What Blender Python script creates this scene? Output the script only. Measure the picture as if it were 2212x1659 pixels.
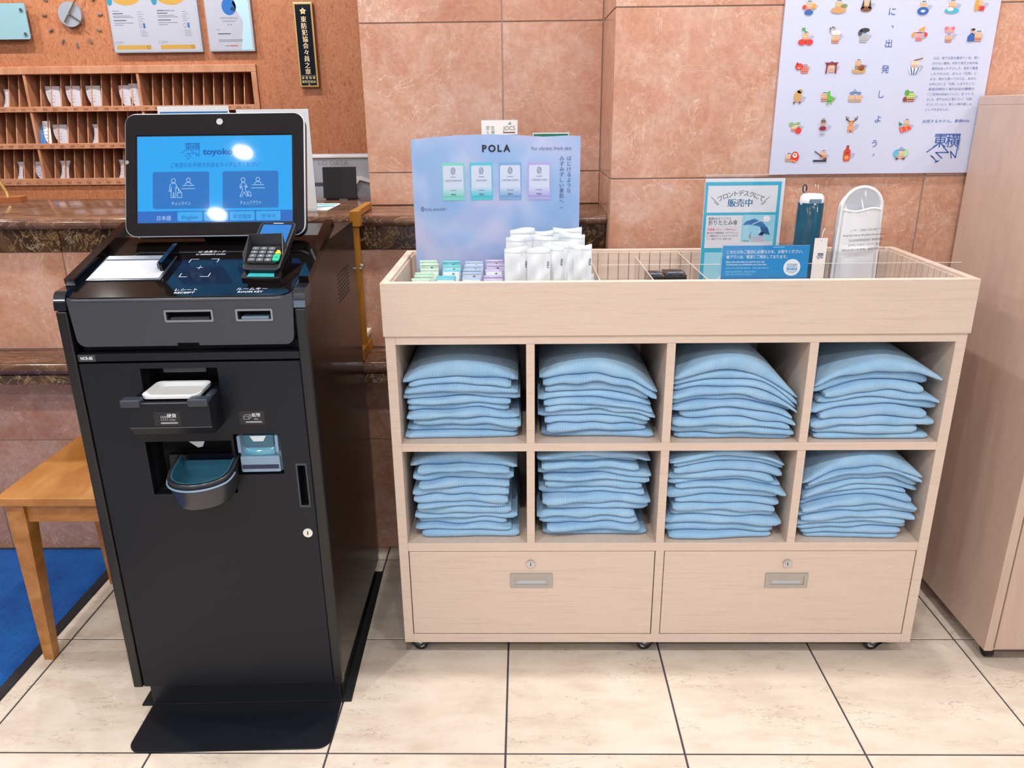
import bpy, bmesh, math, random
from mathutils import Vector, Matrix
from math import sin, cos, pi, radians

for _o in list(bpy.data.objects):
    bpy.data.objects.remove(_o)
SC = bpy.context.scene
COL = SC.collection

# ------------------------------------------------------------------ camera
CAM_H, PITCH, YAW, ROLL, FPX = 1.3577, 0.33737, -0.01756, 0.01113, 1687.4
_cp, _sp, _cy, _sy = cos(PITCH), sin(PITCH), cos(YAW), sin(YAW)
_f = Vector((_sy*_cp, _cy*_cp, -_sp)); _r = Vector((_cy, -_sy, 0)); _d = _f.cross(_r)
_r2 = _r*cos(ROLL) + _d*sin(ROLL); _d2 = _d*cos(ROLL) - _r*sin(ROLL)
cam_data = bpy.data.cameras.new('camera'); cam = bpy.data.objects.new('camera', cam_data)
COL.objects.link(cam); SC.camera = cam
cam_data.sensor_width = 36; cam_data.sensor_fit = 'HORIZONTAL'; cam_data.lens = FPX/2212*36
cam_data.clip_start = 0.05
_m = Matrix((( _r2.x, -_d2.x, -_f.x, 0), (_r2.y, -_d2.y, -_f.y, 0), (_r2.z, -_d2.z, -_f.z, CAM_H), (0, 0, 0, 1)))
cam.matrix_world = _m

# ------------------------------------------------------------------ world, exposure
w = bpy.data.worlds.new('world'); SC.world = w; w.use_nodes = True
w.node_tree.nodes['Background'].inputs[0].default_value = (0.9, 0.95, 1, 1)
w.node_tree.nodes['Background'].inputs[1].default_value = 0.6
SC.view_settings.view_transform = 'Standard'
try: SC.view_settings.look = 'None'
except Exception: pass
SC.view_settings.gamma = 1; SC.view_settings.use_curve_mapping = False
SC.view_settings.exposure = EXPOSURE = 0.0
SC.cycles.transparent_max_bounces = 40
SC.cycles.max_bounces = 6; SC.cycles.diffuse_bounces = 3; SC.cycles.glossy_bounces = 2; SC.cycles.transmission_bounces = 4
SC.cycles.adaptive_threshold = 0.04; SC.cycles.adaptive_min_samples = 16; SC.cycles.caustics_reflective = False; SC.cycles.caustics_refractive = False
CEIL = 2.62
LAMP_W = 12.7          # watts of one ceiling downlight
WINDOW_E = 1.1         # radiance of the entrance glazing behind the camera
LAMP_SPOTS = [(-1.244, 0.11), (-1.53, -0.42), (-2.6, 1.75), (-1.35, 1.76), (-0.12, 1.80), (0.85, 1.80), (1.85, 1.80),
              (-0.1, 0.2), (1.0, 0.2), (2.3, 0.2), (-2.7, 0.2), (0.5, -1.2), (1.9, -1.2), (-0.7, -1.2), (-2.6, -1.2),
              (-1.2, 3.05), (-1.95, 3.05), (-2.7, 3.05)]  # unseen office row; its middle lamp is added to brighten the orange wall

# ------------------------------------------------------------------ helpers
ORG = {}
def lin(c):
    c = c/255.0
    return c/12.92 if c <= .04045 else ((c+.055)/1.055)**2.4
def rgb(h):
    h = h.lstrip('#')
    return (lin(int(h[0:2], 16)), lin(int(h[2:4], 16)), lin(int(h[4:6], 16)), 1)

MATS = {}
def newmat(name):
    m = bpy.data.materials.new(name); m.use_nodes = True
    nt = m.node_tree; b = nt.nodes['Principled BSDF']
    MATS[name] = m
    return m, nt, b
def P(name, col, rough=.5, metal=0., emit=None, es=1., coat=0., spec=.5, trans=0.):
    if name in MATS: return MATS[name]
    m, nt, b = newmat(name)
    b.inputs['Base Color'].default_value = rgb(col)
    b.inputs['Roughness'].default_value = rough
    b.inputs['Metallic'].default_value = metal
    b.inputs['Specular IOR Level'].default_value = spec
    b.inputs['Coat Weight'].default_value = coat
    b.inputs['Coat Roughness'].default_value = .03
    b.inputs['Transmission Weight'].default_value = trans
    if emit:
        b.inputs['Emission Color'].default_value = rgb(emit)
        b.inputs['Emission Strength'].default_value = es
    return m
def node(nt, t, **kw):
    n = nt.nodes.new(t)
    for k, v in kw.items():
        if k.startswith('i_'):
            n.inputs[int(k[2:])].default_value = v
        else: setattr(n, k, v)
    return n
def ramp(nt, stops, fac):
    r = nt.nodes.new('ShaderNodeValToRGB')
    e = r.color_ramp.elements
    while len(e) < len(stops): e.new(.5)
    for i, (p, c) in enumerate(stops):
        e[i].position = p; e[i].color = rgb(c) if isinstance(c, str) else (c, c, c, 1)
    nt.links.new(fac, r.inputs[0]); return r.outputs[0]
def wpos(nt, scale=(1, 1, 1), rand=0.0):
    """world position (continuous over neighbouring pieces), shifted by a per-object random amount"""
    g = node(nt, 'ShaderNodeNewGeometry'); out = g.outputs['Position']
    if rand:
        oi = node(nt, 'ShaderNodeObjectInfo')
        mu = node(nt, 'ShaderNodeMath', operation='MULTIPLY'); mu.inputs[1].default_value = rand
        nt.links.new(oi.outputs['Random'], mu.inputs[0])
        ad = node(nt, 'ShaderNodeVectorMath', operation='ADD')
        nt.links.new(out, ad.inputs[0]); nt.links.new(mu.outputs[0], ad.inputs[1]); out = ad.outputs[0]
    mp = node(nt, 'ShaderNodeMapping'); mp.inputs['Scale'].default_value = scale
    nt.links.new(out, mp.inputs[0]); return mp.outputs[0]
def noise(nt, vec, scale, detail=4, rough=.55, dist=0.):
    n = node(nt, 'ShaderNodeTexNoise'); n.inputs['Scale'].default_value = scale
    n.inputs['Detail'].default_value = detail; n.inputs['Roughness'].default_value = rough
    n.inputs['Distortion'].default_value = dist
    nt.links.new(vec, n.inputs['Vector']); return n.outputs['Fac']
def mix(nt, fac, a, b, mode='MIX'):
    n = node(nt, 'ShaderNodeMix', data_type='RGBA', blend_type=mode)
    for s, v in ((n.inputs[0], fac), (n.inputs[6], a), (n.inputs[7], b)):
        if isinstance(v, (int, float)): s.default_value = v
        elif isinstance(v, str): s.default_value = rgb(v)
        elif isinstance(v, tuple): s.default_value = v
        else: nt.links.new(v, s)
    return n.outputs[2]
def bump(nt, b, h, strength=.2, dist=.002):
    n = node(nt, 'ShaderNodeBump'); n.inputs['Strength'].default_value = strength
    n.inputs['Distance'].default_value = dist
    nt.links.new(h, n.inputs['Height']); nt.links.new(n.outputs[0], b.inputs['Normal'])
def veins(nt, vec, scale, width, dist=1.5, lo=.5):
    """thin meandering lines: |noise-lo| small"""
    f = noise(nt, vec, scale, 5, .6, dist)
    s = node(nt, 'ShaderNodeMath', operation='SUBTRACT'); s.inputs[1].default_value = lo
    nt.links.new(f, s.inputs[0])
    a = node(nt, 'ShaderNodeMath', operation='ABSOLUTE'); nt.links.new(s.outputs[0], a.inputs[0])
    mr = node(nt, 'ShaderNodeMapRange'); mr.inputs[1].default_value = 0; mr.inputs[2].default_value = width
    mr.inputs[3].default_value = 1; mr.inputs[4].default_value = 0
    nt.links.new(a.outputs[0], mr.inputs[0]); return mr.outputs[0]
def mul(nt, a, k):
    n = node(nt, 'ShaderNodeMath', operation='MULTIPLY'); nt.links.new(a, n.inputs[0])
    if isinstance(k, (int, float)): n.inputs[1].default_value = k
    else: nt.links.new(k, n.inputs[1])
    return n.outputs[0]

# ---- surface materials
def m_floor():
    m, nt, b = newmat('cream floor stone')
    v = wpos(nt, (1, 1, 1), 9.0); vs = wpos(nt, (1.0, 2.6, 1), 9.0); vv = wpos(nt, (1.0, 3.4, 1), 9.0)
    base = ramp(nt, [(.3, '#d3c4b6'), (.52, '#e2d6c9'), (.72, '#eae0d6')], noise(nt, vs, 7, 8, .62))
    spk = ramp(nt, [(.28, '#b59f86'), (.42, '#ddcfba')], noise(nt, v, 85, 3, .6))
    c = mix(nt, .22, base, spk, 'MULTIPLY')
    gate = node(nt, 'ShaderNodeMapRange'); gate.inputs[1].default_value = .44; gate.inputs[2].default_value = .56
    nt.links.new(noise(nt, v, 7.0, 3), gate.inputs[0])
    ve = mul(nt, veins(nt, vv, 5.0, .0055, .25), gate.outputs[0])
    c = mix(nt, mul(nt, ve, .62), c, '#6b5a4c')
    nt.links.new(c, b.inputs['Base Color'])
    b.inputs['Roughness'].default_value = .32; b.inputs['Specular IOR Level'].default_value = .35
    return m
def m_stone():
    m, nt, b = newmat('polished pink wall stone')
    v = wpos(nt, (1, 1, 1), 7.0)
    base = ramp(nt, [(.28, '#ae8169'), (.45, '#be947e'), (.6, '#c8a593'), (.78, '#c09888')], noise(nt, v, 3.2, 6, .6, .4))
    fine = ramp(nt, [(.3, '#8a6454'), (.65, '#d8bcab')], noise(nt, v, 70, 5, .7))
    c = mix(nt, .5, base, fine, 'OVERLAY')
    c = mix(nt, .4, c, ramp(nt, [(.36, '#b67f63'), (.5, '#c69b87'), (.64, '#d2b8ac')], noise(nt, v, 9, 6, .65, .8)))
    g = node(nt, 'ShaderNodeMapRange'); g.inputs[1].default_value = .42; g.inputs[2].default_value = .7
    nt.links.new(noise(nt, v, 2.2, 2), g.inputs[0])
    c = mix(nt, mul(nt, mul(nt, veins(nt, v, 14, .025, 1.6), g.outputs[0]), .55), c, '#dcbfa9')
    c = mix(nt, mul(nt, veins(nt, wpos(nt, (1, 1, 1), 23.0), 4, .007, 2.0, .47), .4), c, '#e8d6c8')
    nt.links.new(c, b.inputs['Base Color'])
    b.inputs['Roughness'].default_value = .22; b.inputs['Specular IOR Level'].default_value = .4
    return m
def m_marble():
    m, nt, b = newmat('dark emperador marble')
    v = wpos(nt, (1, 1, 1), 3.0)
    base = ramp(nt, [(.3, '#20130d'), (.5, '#46301f'), (.68, '#6d5037'), (.8, '#8a6a4c')], noise(nt, v, 9, 7, .65, .8))
    c = mix(nt, mul(nt, veins(nt, v, 13, .030, 2.0), .9), base, '#a5845a')
    c = mix(nt, mul(nt, veins(nt, v, 5, .008, 2.5, .45), .8), c, '#c9b29a')
    nt.links.new(c, b.inputs['Base Color']); b.inputs['Roughness'].default_value = .15
    return m
def m_countertop():
    m, nt, b = newmat('polished brown countertop stone')
    v = wpos(nt, (1, 3.2, 1), 2.0)
    base = ramp(nt, [(.3, '#3d2a20'), (.5, '#674838'), (.7, '#866450')], noise(nt, v, 7, 8, .65, .6))
    c = mix(nt, mul(nt, veins(nt, v, 10, .012, 1.5), .5), base, '#c8ab90')
    nt.links.new(c, b.inputs['Base Color']); b.inputs['Roughness'].default_value = .12
    return m
def m_maple(name='pale maple laminate', c0='#d0bcae', c1='#dac8ba', c2='#d3bfb2', sc=(2.2, 8, 60)):
    m, nt, b = newmat(name)
    v = wpos(nt, sc)
    g = noise(nt, v, 2.0, 6, .6, .3)
    c = ramp(nt, [(.3, c0), (.5, c1), (.7, c2)], g)
    f = noise(nt, wpos(nt, (sc[0]*12, sc[1]*2, sc[2]*4)), 3, 3, .5)
    c = mix(nt, .12, c, ramp(nt, [(.35, '#b8977c'), (.6, '#efe0cf')], f), 'MULTIPLY')
    nt.links.new(c, b.inputs['Base Color']); b.inputs['Roughness'].default_value = .42
    b.inputs['Specular IOR Level'].default_value = .35
    return m
def m_wood(name, c0, c1, c2, scale, rough=.35):
    m, nt, b = newmat(name)
    g = noise(nt, wpos(nt, scale), 2.0, 7, .62, .5)
    nt.links.new(ramp(nt, [(.3, c0), (.52, c1), (.72, c2)], g), b.inputs['Base Color'])
    b.inputs['Roughness'].default_value = rough
    return m
def m_orange():
    m, nt, b = newmat('orange figured wall panel')
    v = wpos(nt, (1.0, 1, .55))
    f = noise(nt, v, 75, 5, .65, 1.6)
    c = ramp(nt, [(.3, '#9e5f39'), (.45, '#ba7a53'), (.6, '#c68b66'), (.8, '#cd9a79')], f)
    c = mix(nt, .35, c, ramp(nt, [(.35, '#c79a7c'), (.7, '#eac6ac')], noise(nt, v, 3, 3)), 'MULTIPLY')
    nt.links.new(c, b.inputs['Base Color']); b.inputs['Roughness'].default_value = .5
    bump(nt, b, f, .15, .003)
    return m
def m_carpet():
    m, nt, b = newmat('blue carpet pile')
    v = wpos(nt)
    f = noise(nt, v, 260, 3, .6); g = noise(nt, v, 9, 3)
    c = mix(nt, .5, ramp(nt, [(.3, '#003a80'), (.7, '#0566c2')], f), ramp(nt, [(.35, '#004694'), (.7, '#0a6cc6')], g))
    nt.links.new(c, b.inputs['Base Color']); b.inputs['Roughness'].default_value = .95
    b.inputs['Sheen Weight'].default_value = .1; b.inputs['Specular IOR Level'].default_value = .1
    bump(nt, b, f, .9, .006)
    return m
def m_cloth():
    m, nt, b = newmat('pale blue pinstripe cotton')
    uv = node(nt, 'ShaderNodeUVMap'); sep = node(nt, 'ShaderNodeSeparateXYZ'); nt.links.new(uv.outputs[0], sep.inputs[0])
    s = node(nt, 'ShaderNodeMath', operation='SINE'); nt.links.new(mul(nt, sep.outputs[0], 2*pi/.0024), s.inputs[0])
    st = ramp(nt, [(.0, '#78b0d6'), (.5, '#8bbddf'), (.95, '#dce8f1')], mul(nt, s.outputs[0], 1.0))
    oi = node(nt, 'ShaderNodeObjectInfo')
    c = mix(nt, .35, st, ramp(nt, [(0, '#9cc4e6'), (.5, '#c4e1f5'), (1, '#b3cdec')], oi.outputs['Random']), 'MULTIPLY')
    c = mix(nt, .18, c, ramp(nt, [(.3, '#7fb0da'), (.7, '#d5eaf8')], noise(nt, wpos(nt), 18, 3)))
    nt.links.new(c, b.inputs['Base Color']); b.inputs['Roughness'].default_value = .9
    b.inputs['Specular IOR Level'].default_value = .12; b.inputs['Sheen Weight'].default_value = .2
    bump(nt, b, noise(nt, wpos(nt), 34, 4, .6, .9), .4, .006)
    return m
def m_clear(name='clear acrylic', tint='#fcfdfe', gloss=.02, rough=.02):
    m, nt, b = newmat(name); nt.nodes.remove(b)
    out = nt.nodes['Material Output']
    t = node(nt, 'ShaderNodeBsdfTransparent'); t.inputs[0].default_value = rgb(tint)
    g = node(nt, 'ShaderNodeBsdfGlossy'); g.inputs['Roughness'].default_value = rough
    fr0 = node(nt, 'ShaderNodeLayerWeight'); fr0.inputs[0].default_value = .5
    pw_ = node(nt, 'ShaderNodeMath', operation='POWER'); pw_.inputs[1].default_value = 5; nt.links.new(fr0.outputs['Facing'], pw_.inputs[0])
    class fr: outputs = [mul(nt, pw_.outputs[0], .6)]
    ad = node(nt, 'ShaderNodeMath', operation='ADD'); ad.inputs[1].default_value = gloss
    nt.links.new(fr.outputs[0], ad.inputs[0])
    mx = node(nt, 'ShaderNodeMixShader'); nt.links.new(ad.outputs[0], mx.inputs[0])
    nt.links.new(t.outputs[0], mx.inputs[1]); nt.links.new(g.outputs[0], mx.inputs[2])
    nt.links.new(mx.outputs[0], out.inputs[0]); return m
def m_panelprint():
    m, nt, b = newmat('soft blue lilac print')
    v = wpos(nt)
    c = ramp(nt, [(.3, '#86a9dc'), (.45, '#93b2df'), (.58, '#adb8de'), (.72, '#c6bddb')], noise(nt, v, 5.5, 2, .4, .8))
    c = mix(nt, .25, c, ramp(nt, [(.4, '#7fa8dd'), (.75, '#dfe2f2')], noise(nt, v, 9, 1, .3, 1.0)))
    nt.links.new(c, b.inputs['Base Color']); b.inputs['Roughness'].default_value = .35
    return m
FLOOR, STONE, MARBLE, CTOP, MAPLE = m_floor(), m_stone(), m_marble(), m_countertop(), m_maple()
MAPLE_V = m_maple('pale maple upright', '#c3a99c', '#cbb3a6', '#c6ada0', (9, 8, 1.2))
ORANGE, CARPET, CLOTH, CLEAR, PRINTB = m_orange(), m_carpet(), m_cloth(), m_clear(), m_panelprint()
BAG = m_clear('clear plastic film', '#fbfcfd', .028, .1)
RACK = m_wood('reddish rack wood', '#b27656', '#c28a69', '#cd9a7a', (14, 14, 5), .45)
RACKIN = m_wood('shaded rack and brown desk wood', '#7a4526', '#8a5230', '#985d39', (6, 6, 18), .5)  # pigeonhole shade put into the rack back's colour; the desk is simply brown
STOOLW = m_wood('honey stool wood', '#a0662e', '#b47a3e', '#c48d54', (9, 3.0, 14), .3)
GOLDW = P('golden lacquered wood', '#a06a1a', .4)
GROUT = P('dark grout', '#4b4650', .9)
JOINT = P('grey brown joint', '#a8948a', .8)
BLACK = P('satin black metal', '#121216', .3)
BLACKD = P('black door metal', '#12161f', .36, spec=.3)
GLOSS = P('gloss black panel', '#0d0a0a', .07, spec=.4)
SIDEG = P('gloss brown black side panel', '#1a100b', .2, spec=.4)
GREYHEAD = P('dark grey plastic', '#373b44', .45)
VOID = P('matt black', '#040405', .8)
CHROME = P('chrome', '#c9ced6', .14, 1.)
STEEL = P('brushed steel', '#b9bcc0', .32, 1.)
SLATE = P('blue grey plastic', '#7d97b0', .35)
SLATED = P('teal grey plastic', '#306178', .3)
EDGE = P('painted acrylic edge glint', '#d9d2ca', .25)  # pale strips paint the light caught along acrylic top edges
WHITE = P('white plastic', '#e6e8ea', .4)
PAPER = P('white paper', '#eceaea', .7)
PAPERC = P('receipt paper', '#b4aeb6', .7)
INK = P('dark ink', '#3a4150', .7)
WINK = P('white ink', '#e8ecf2', .6)

# ---- mesh builder
_GL = {}
def glyphs(body, bold=0.):
    k = (body, bold)
    if k in _GL: return _GL[k]
    c = bpy.data.curves.new('t', 'FONT'); c.body = body; c.size = 1; c.offset = bold; c.resolution_u = 3
    o = bpy.data.objects.new('t', c); me = o.to_mesh()
    vs = [(v.co.x, v.co.y) for v in me.vertices]; fs = [tuple(p.vertices) for p in me.polygons]
    o.to_mesh_clear(); bpy.data.objects.remove(o); bpy.data.curves.remove(c)
    _GL[k] = (vs, fs); return _GL[k]

class MB:
    def __init__(s): s.v, s.f, s.m, s.mats, s.cur, s.sm, s.uv = [], [], [], [], 0, False, None
    def mat(s, m):
        if m not in s.mats: s.mats.append(m)
        s.cur = s.mats.index(m); return s
    def add(s, vs, fs):
        n = len(s.v); s.v += [tuple(v) for v in vs]
        s.f += [tuple(i+n for i in f) for f in fs]; s.m += [s.cur]*len(fs); return s
    def box(s, x0, x1, y0, y1, z0, z1, bev=0.):
        if x1 < x0: x0, x1 = x1, x0
        if y1 < y0: y0, y1 = y1, y0
        if z1 < z0: z0, z1 = z1, z0
        if bev:
            bm = bmesh.new(); bmesh.ops.create_cube(bm, size=1)
            for v in bm.verts:
                v.co = ((x0+x1)/2+v.co.x*(x1-x0), (y0+y1)/2+v.co.y*(y1-y0), (z0+z1)/2+v.co.z*(z1-z0))
            bmesh.ops.bevel(bm, geom=bm.edges[:], offset=bev, segments=2 if bev > .0012 else 1, affect='EDGES', profile=.5)
            return s.bm(bm)
        vs = [(x, y, z) for z in (z0, z1) for y in (y0, y1) for x in (x0, x1)]
        return s.add(vs, [(0, 2, 3, 1), (4, 5, 7, 6), (0, 1, 5, 4), (2, 6, 7, 3), (0, 4, 6, 2), (1, 3, 7, 5)])
    def bm(s, bm, mtx=None):
        bm.verts.ensure_lookup_table(); bm.verts.index_update()
        vs = [(mtx @ v.co) if mtx else v.co.copy() for v in bm.verts]
        fs = [tuple(v.index for v in f.verts) for f in bm.faces]; bm.free()
        return s.add(vs, fs)
    def prism(s, pts, o, ux, uy, un, d0, d1):
        """polygon pts (2D, counter-clockwise about un) in plane o+ux*x+uy*y, extruded along un from d0 to d1"""
        o, ux, uy, un = map(Vector, (o, ux, uy, un)); n = len(pts)
        vs = [o+ux*x+uy*y+un*d0 for x, y in pts]+[o+ux*x+uy*y+un*d1 for x, y in pts]
        fs = [tuple(range(n-1, -1, -1)), tuple(range(n, 2*n))]
        fs += [(i, (i+1) % n, n+(i+1) % n, n+i) for i in range(n)]
        return s.add(vs, fs)
    def cyl(s, p0, p1, r0, r1=None, n=16, cap=True):
        r1 = r0 if r1 is None else r1
        p0, p1 = Vector(p0), Vector(p1); a = (p1-p0).normalized()
        u = a.orthogonal().normalized(); w_ = a.cross(u)
        vs = [p0+(u*cos(2*pi*i/n)+w_*sin(2*pi*i/n))*r0 for i in range(n)]
        vs += [p1+(u*cos(2*pi*i/n)+w_*sin(2*pi*i/n))*r1 for i in range(n)]
        fs = [(i, (i+1) % n, n+(i+1) % n, n+i) for i in range(n)]
        if cap: fs += [tuple(range(n-1, -1, -1)), tuple(range(n, 2*n))]
        return s.add(vs, fs)
    def tube(s, pts, r, n=8, closed=False):
        pts = [Vector(p) for p in pts]; N = len(pts); vs = []; up = None
        for i, p in enumerate(pts):
            a = pts[(i+1) % N if closed else min(i+1, N-1)]-pts[(i-1) % N if closed else max(i-1, 0)]
            a.normalize()
            if up is None: up = a.orthogonal().normalized()
            up = (up-a*up.dot(a)).normalized(); w_ = a.cross(up)
            vs += [p+(up*cos(2*pi*k/n)+w_*sin(2*pi*k/n))*r for k in range(n)]
        fs = []
        for i in range(N if closed else N-1):
            j = (i+1) % N
            fs += [(i*n+k, i*n+(k+1) % n, j*n+(k+1) % n, j*n+k) for k in range(n)]
        if not closed: fs += [tuple(range(n-1, -1, -1)), tuple((N-1)*n+k for k in range(n))]
        return s.add(vs, fs)
    def grid(s, fn, nu, nv, closed_u=False, flip=False):
        vs = [fn(i/(nu if closed_u else nu-1), j/(nv-1)) for j in range(nv) for i in range(nu)]
        fs = []
        for j in range(nv-1):
            for i in range(nu if closed_u else nu-1):
                a, b = j*nu+i, j*nu+(i+1) % nu; q = (a, b, b+nu, a+nu)
                fs.append(q[::-1] if flip else q)
        return s.add(vs, fs)
    # flat print on a plane
    def text(s, body, o, ux, uy, size=None, width=None, align='C', bold=0., shear=0., height=None):
        cjk = any(ord(ch) > 0x2e80 for ch in body)
        vs, fs = glyphs(body, 0. if cjk else bold)
        if not vs: return s
        if cjk and bold:
            n_ = len(vs); e_ = bold*.55
            vs = [(x-e_, y) for x, y in vs]+[(x+e_, y) for x, y in vs]; fs = list(fs)+[tuple(i+n_ for i in f) for f in fs]
        x0, x1 = min(v[0] for v in vs), max(v[0] for v in vs)
        k = size if size else width/(x1-x0)
        kx = width/(x1-x0) if width else k
        ox = {'C': (x0+x1)/2, 'L': x0, 'R': x1}[align]
        o, ux, uy = Vector(o), Vector(ux), Vector(uy)
        nn = ux.cross(uy).normalized()*6e-5; h_ = len(vs)//2 if (cjk and bold) else len(vs)
        return s.add([o+ux*((x-ox)*kx+shear*y*k)+uy*(y*k)+(nn if i >= h_ else nn*0) for i, (x, y) in enumerate(vs)], fs)
    def build(s, name, mat=None, parent=None, smooth=None, tag_=None, origin=None, bevel=0.):
        me = bpy.data.meshes.new(name)
        off = Vector(origin) if origin is not None else (ORG.get(parent, Vector()) if parent else Vector())
        me.from_pydata([Vector(v)-off for v in s.v], [], s.f); 
        for m in ([mat] if mat else s.mats): me.materials.append(m)
        if not mat: me.polygons.foreach_set('material_index', s.m)
        if smooth is not None:
            me.polygons.foreach_set('use_smooth', [True]*len(me.polygons)); me.set_sharp_from_angle(angle=radians(smooth))
        me.update()
        o = bpy.data.objects.new(name, me); COL.objects.link(o)
        if parent: o.parent = parent; ORG[o] = ORG.get(parent, Vector())
        elif origin is not None: o.location = origin; ORG[o] = Vector(origin)
        if tag_: tag(o, *tag_)
        return o
def tag(o, label=None, cat=None, group=None, kind=None):
    if label: o['label'] = label
    if cat: o['category'] = cat
    if group: o['group'] = group
    if kind: o['kind'] = kind
    return o
def thing(name, loc, label, cat, group=None, rz=0., local=False):
    o = bpy.data.objects.new(name, None); COL.objects.link(o); o.empty_display_size = .05
    o.location = loc; o.rotation_euler = (0, 0, rz)
    ORG[o] = Vector() if local else Vector(loc)
    return tag(o, label, cat, group)
def struct(o, label): o['kind'] = 'structure'; o['label'] = label; return o
def dup(src, parent, loc=None, name=None):
    c = src.copy(); COL.objects.link(c); c.parent = parent; ORG[c] = ORG.get(parent, Vector())
    if loc is not None: c.location = loc
    return c
def copy_tree(root, loc, rz=None, label=None):
    r = root.copy(); COL.objects.link(r); r.location = loc
    if rz is not None: r.rotation_euler = (0, 0, rz)
    if label: r['label'] = label
    for ch in root.children:
        c = ch.copy(); COL.objects.link(c); c.parent = r
        for g in ch.children:
            d = g.copy(); COL.objects.link(d); d.parent = c
    return r
def cut(o, boxes):
    """subtract boxes (object space) from a mesh object and keep the result as its mesh"""
    mb = MB()
    for b in boxes: mb.box(*b)
    cu = mb.build('cutter', VOID)
    cu.matrix_world = o.matrix_world.copy()
    if o.parent: cu.parent = o.parent; cu.matrix_parent_inverse = o.matrix_parent_inverse.copy(); cu.matrix_basis = o.matrix_basis.copy()
    md = o.modifiers.new('b', 'BOOLEAN'); md.operation = 'DIFFERENCE'; md.object = cu; md.solver = 'EXACT'
    bpy.context.view_layer.update()
    dg = bpy.context.evaluated_depsgraph_get()
    me = bpy.data.meshes.new_from_object(o.evaluated_get(dg))
    o.modifiers.clear(); o.data = me
    bpy.data.objects.remove(cu)
def rr(w_, h, r, n=5, cx=0., cy=0., rs=None):
    """rounded rectangle, counter-clockwise; rs = radii (tr, tl, bl, br)"""
    rs = rs or (r, r, r, r); out = []
    for k, (sx, sy) in enumerate(((1, 1), (-1, 1), (-1, -1), (1, -1))):
        q = rs[k]; x, y = cx+sx*(w_/2-q), cy+sy*(h/2-q)
        if q <= 0: out.append((x, y)); continue
        for i in range(n+1):
            a = pi/2*k+pi/2*i/n; out.append((x+q*cos(a), y+q*sin(a)))
    return out
def ell(cx, cy, a, b, n=18, t0=0, t1=2*pi):
    full = abs(t1-t0-2*pi) < 1e-6
    return [(cx+a*cos(t0+(t1-t0)*i/(n if full else n-1)), cy+b*sin(t0+(t1-t0)*i/(n if full else n-1))) for i in range(n)]
class PL:
    """drawing board: flat print on the plane o + ux*x + uy*y, every layer a hair in front of the last"""
    def __init__(s, o, ux=(1, 0, 0), uy=(0, 0, 1), step=.00025):
        s.o, s.ux, s.uy = Vector(o), Vector(ux).normalized(), Vector(uy).normalized()
        s.n = s.ux.cross(s.uy); s.step = step; s.mb = MB()
    def at(s, x, y, l=0): return s.o+s.ux*x+s.uy*y+s.n*(s.step*l)
    def poly(s, pts, m, l=1):
        s.mb.mat(m); s.mb.add([s.at(x, y, l) for x, y in pts], [tuple(range(len(pts)))]); return s
    def rect(s, x0, x1, y0, y1, m, l=1): return s.poly([(x0, y0), (x1, y0), (x1, y1), (x0, y1)], m, l)
    def rrect(s, x0, x1, y0, y1, r, m, l=1): return s.poly(rr(x1-x0, y1-y0, r, 4, (x0+x1)/2, (y0+y1)/2), m, l)
    def line(s, pts, w_, m, l=1, closed=False):
        pts = list(pts)+([pts[0]] if closed else [])
        for (ax, ay), (bx, by) in zip(pts, pts[1:]):
            L = math.hypot(bx-ax, by-ay)
            if L < 1e-9: continue
            nx, ny = -(by-ay)/L*w_/2, (bx-ax)/L*w_/2; ex, ey = (bx-ax)/L*w_*.4, (by-ay)/L*w_*.4
            s.poly([(ax-nx-ex, ay-ny-ey), (bx-nx+ex, by-ny+ey), (bx+nx+ex, by+ny+ey), (ax+nx-ex, ay+ny-ey)], m, l)
        return s
    def text(s, body, x, y, m, l=1, size=None, width=None, align='C', bold=0., rot=0., shear=0.):
        ux = s.ux*cos(rot)+s.uy*sin(rot); uy = s.uy*cos(rot)-s.ux*sin(rot)
        s.mb.mat(m); s.mb.text(body, s.at(x, y, l), ux, uy, size, width, align, bold, shear); return s
    def vtext(s, body, x, y, m, pitch, size, l=1, bold=0., sub=None):
        for i, ch in enumerate(body):
            if ch.strip(): s.text(ch, x, y-i*pitch, m, l, size=size, bold=bold)
        return s
    def logo(s, x, y, h, m, l=1, w_=.05):
        """the hotel's angular logo inside a box of height h, lower left at x, y"""
        t = h*w_
        s.text('東', x+h*.42, y+h*.52, m, l, size=h*.5, bold=.01)
        s.text('横', x+h*.86, y+h*.52, m, l, size=h*.5, bold=.01)
        s.line([(x+h*.22, y+h*.93), (x+h*1.1, y+h*.93), (x+h*1.07, y+h*.12), (x+h*.86, y+h*.33), (x+h*.92, y+h*.1)], t, m, l)
        s.line([(x+h*.32, y+h*.56), (x, y+h*.32)], t, m, l)
        s.line([(x+h*.55, y+h*.52), (x+h*.78, y+h*.3), (x+h*.33, y+h*.3), (x+h*.58, y+h*.1)], t, m, l)
        s.line([(x+h*.22, y+h*.16), (x+h*.42, y-h*.02)], t, m, l); s.line([(x+h*.16, y+h*.2), (x+h*.27, y+h*.12)], t, m, l)
        s.line([(x+h*.36, y-h*.04), (x+h*.48, y+h*.01)], t, m, l)
        return s
    def build(s, name, parent): return s.mb.build(name, None, parent)

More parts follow.
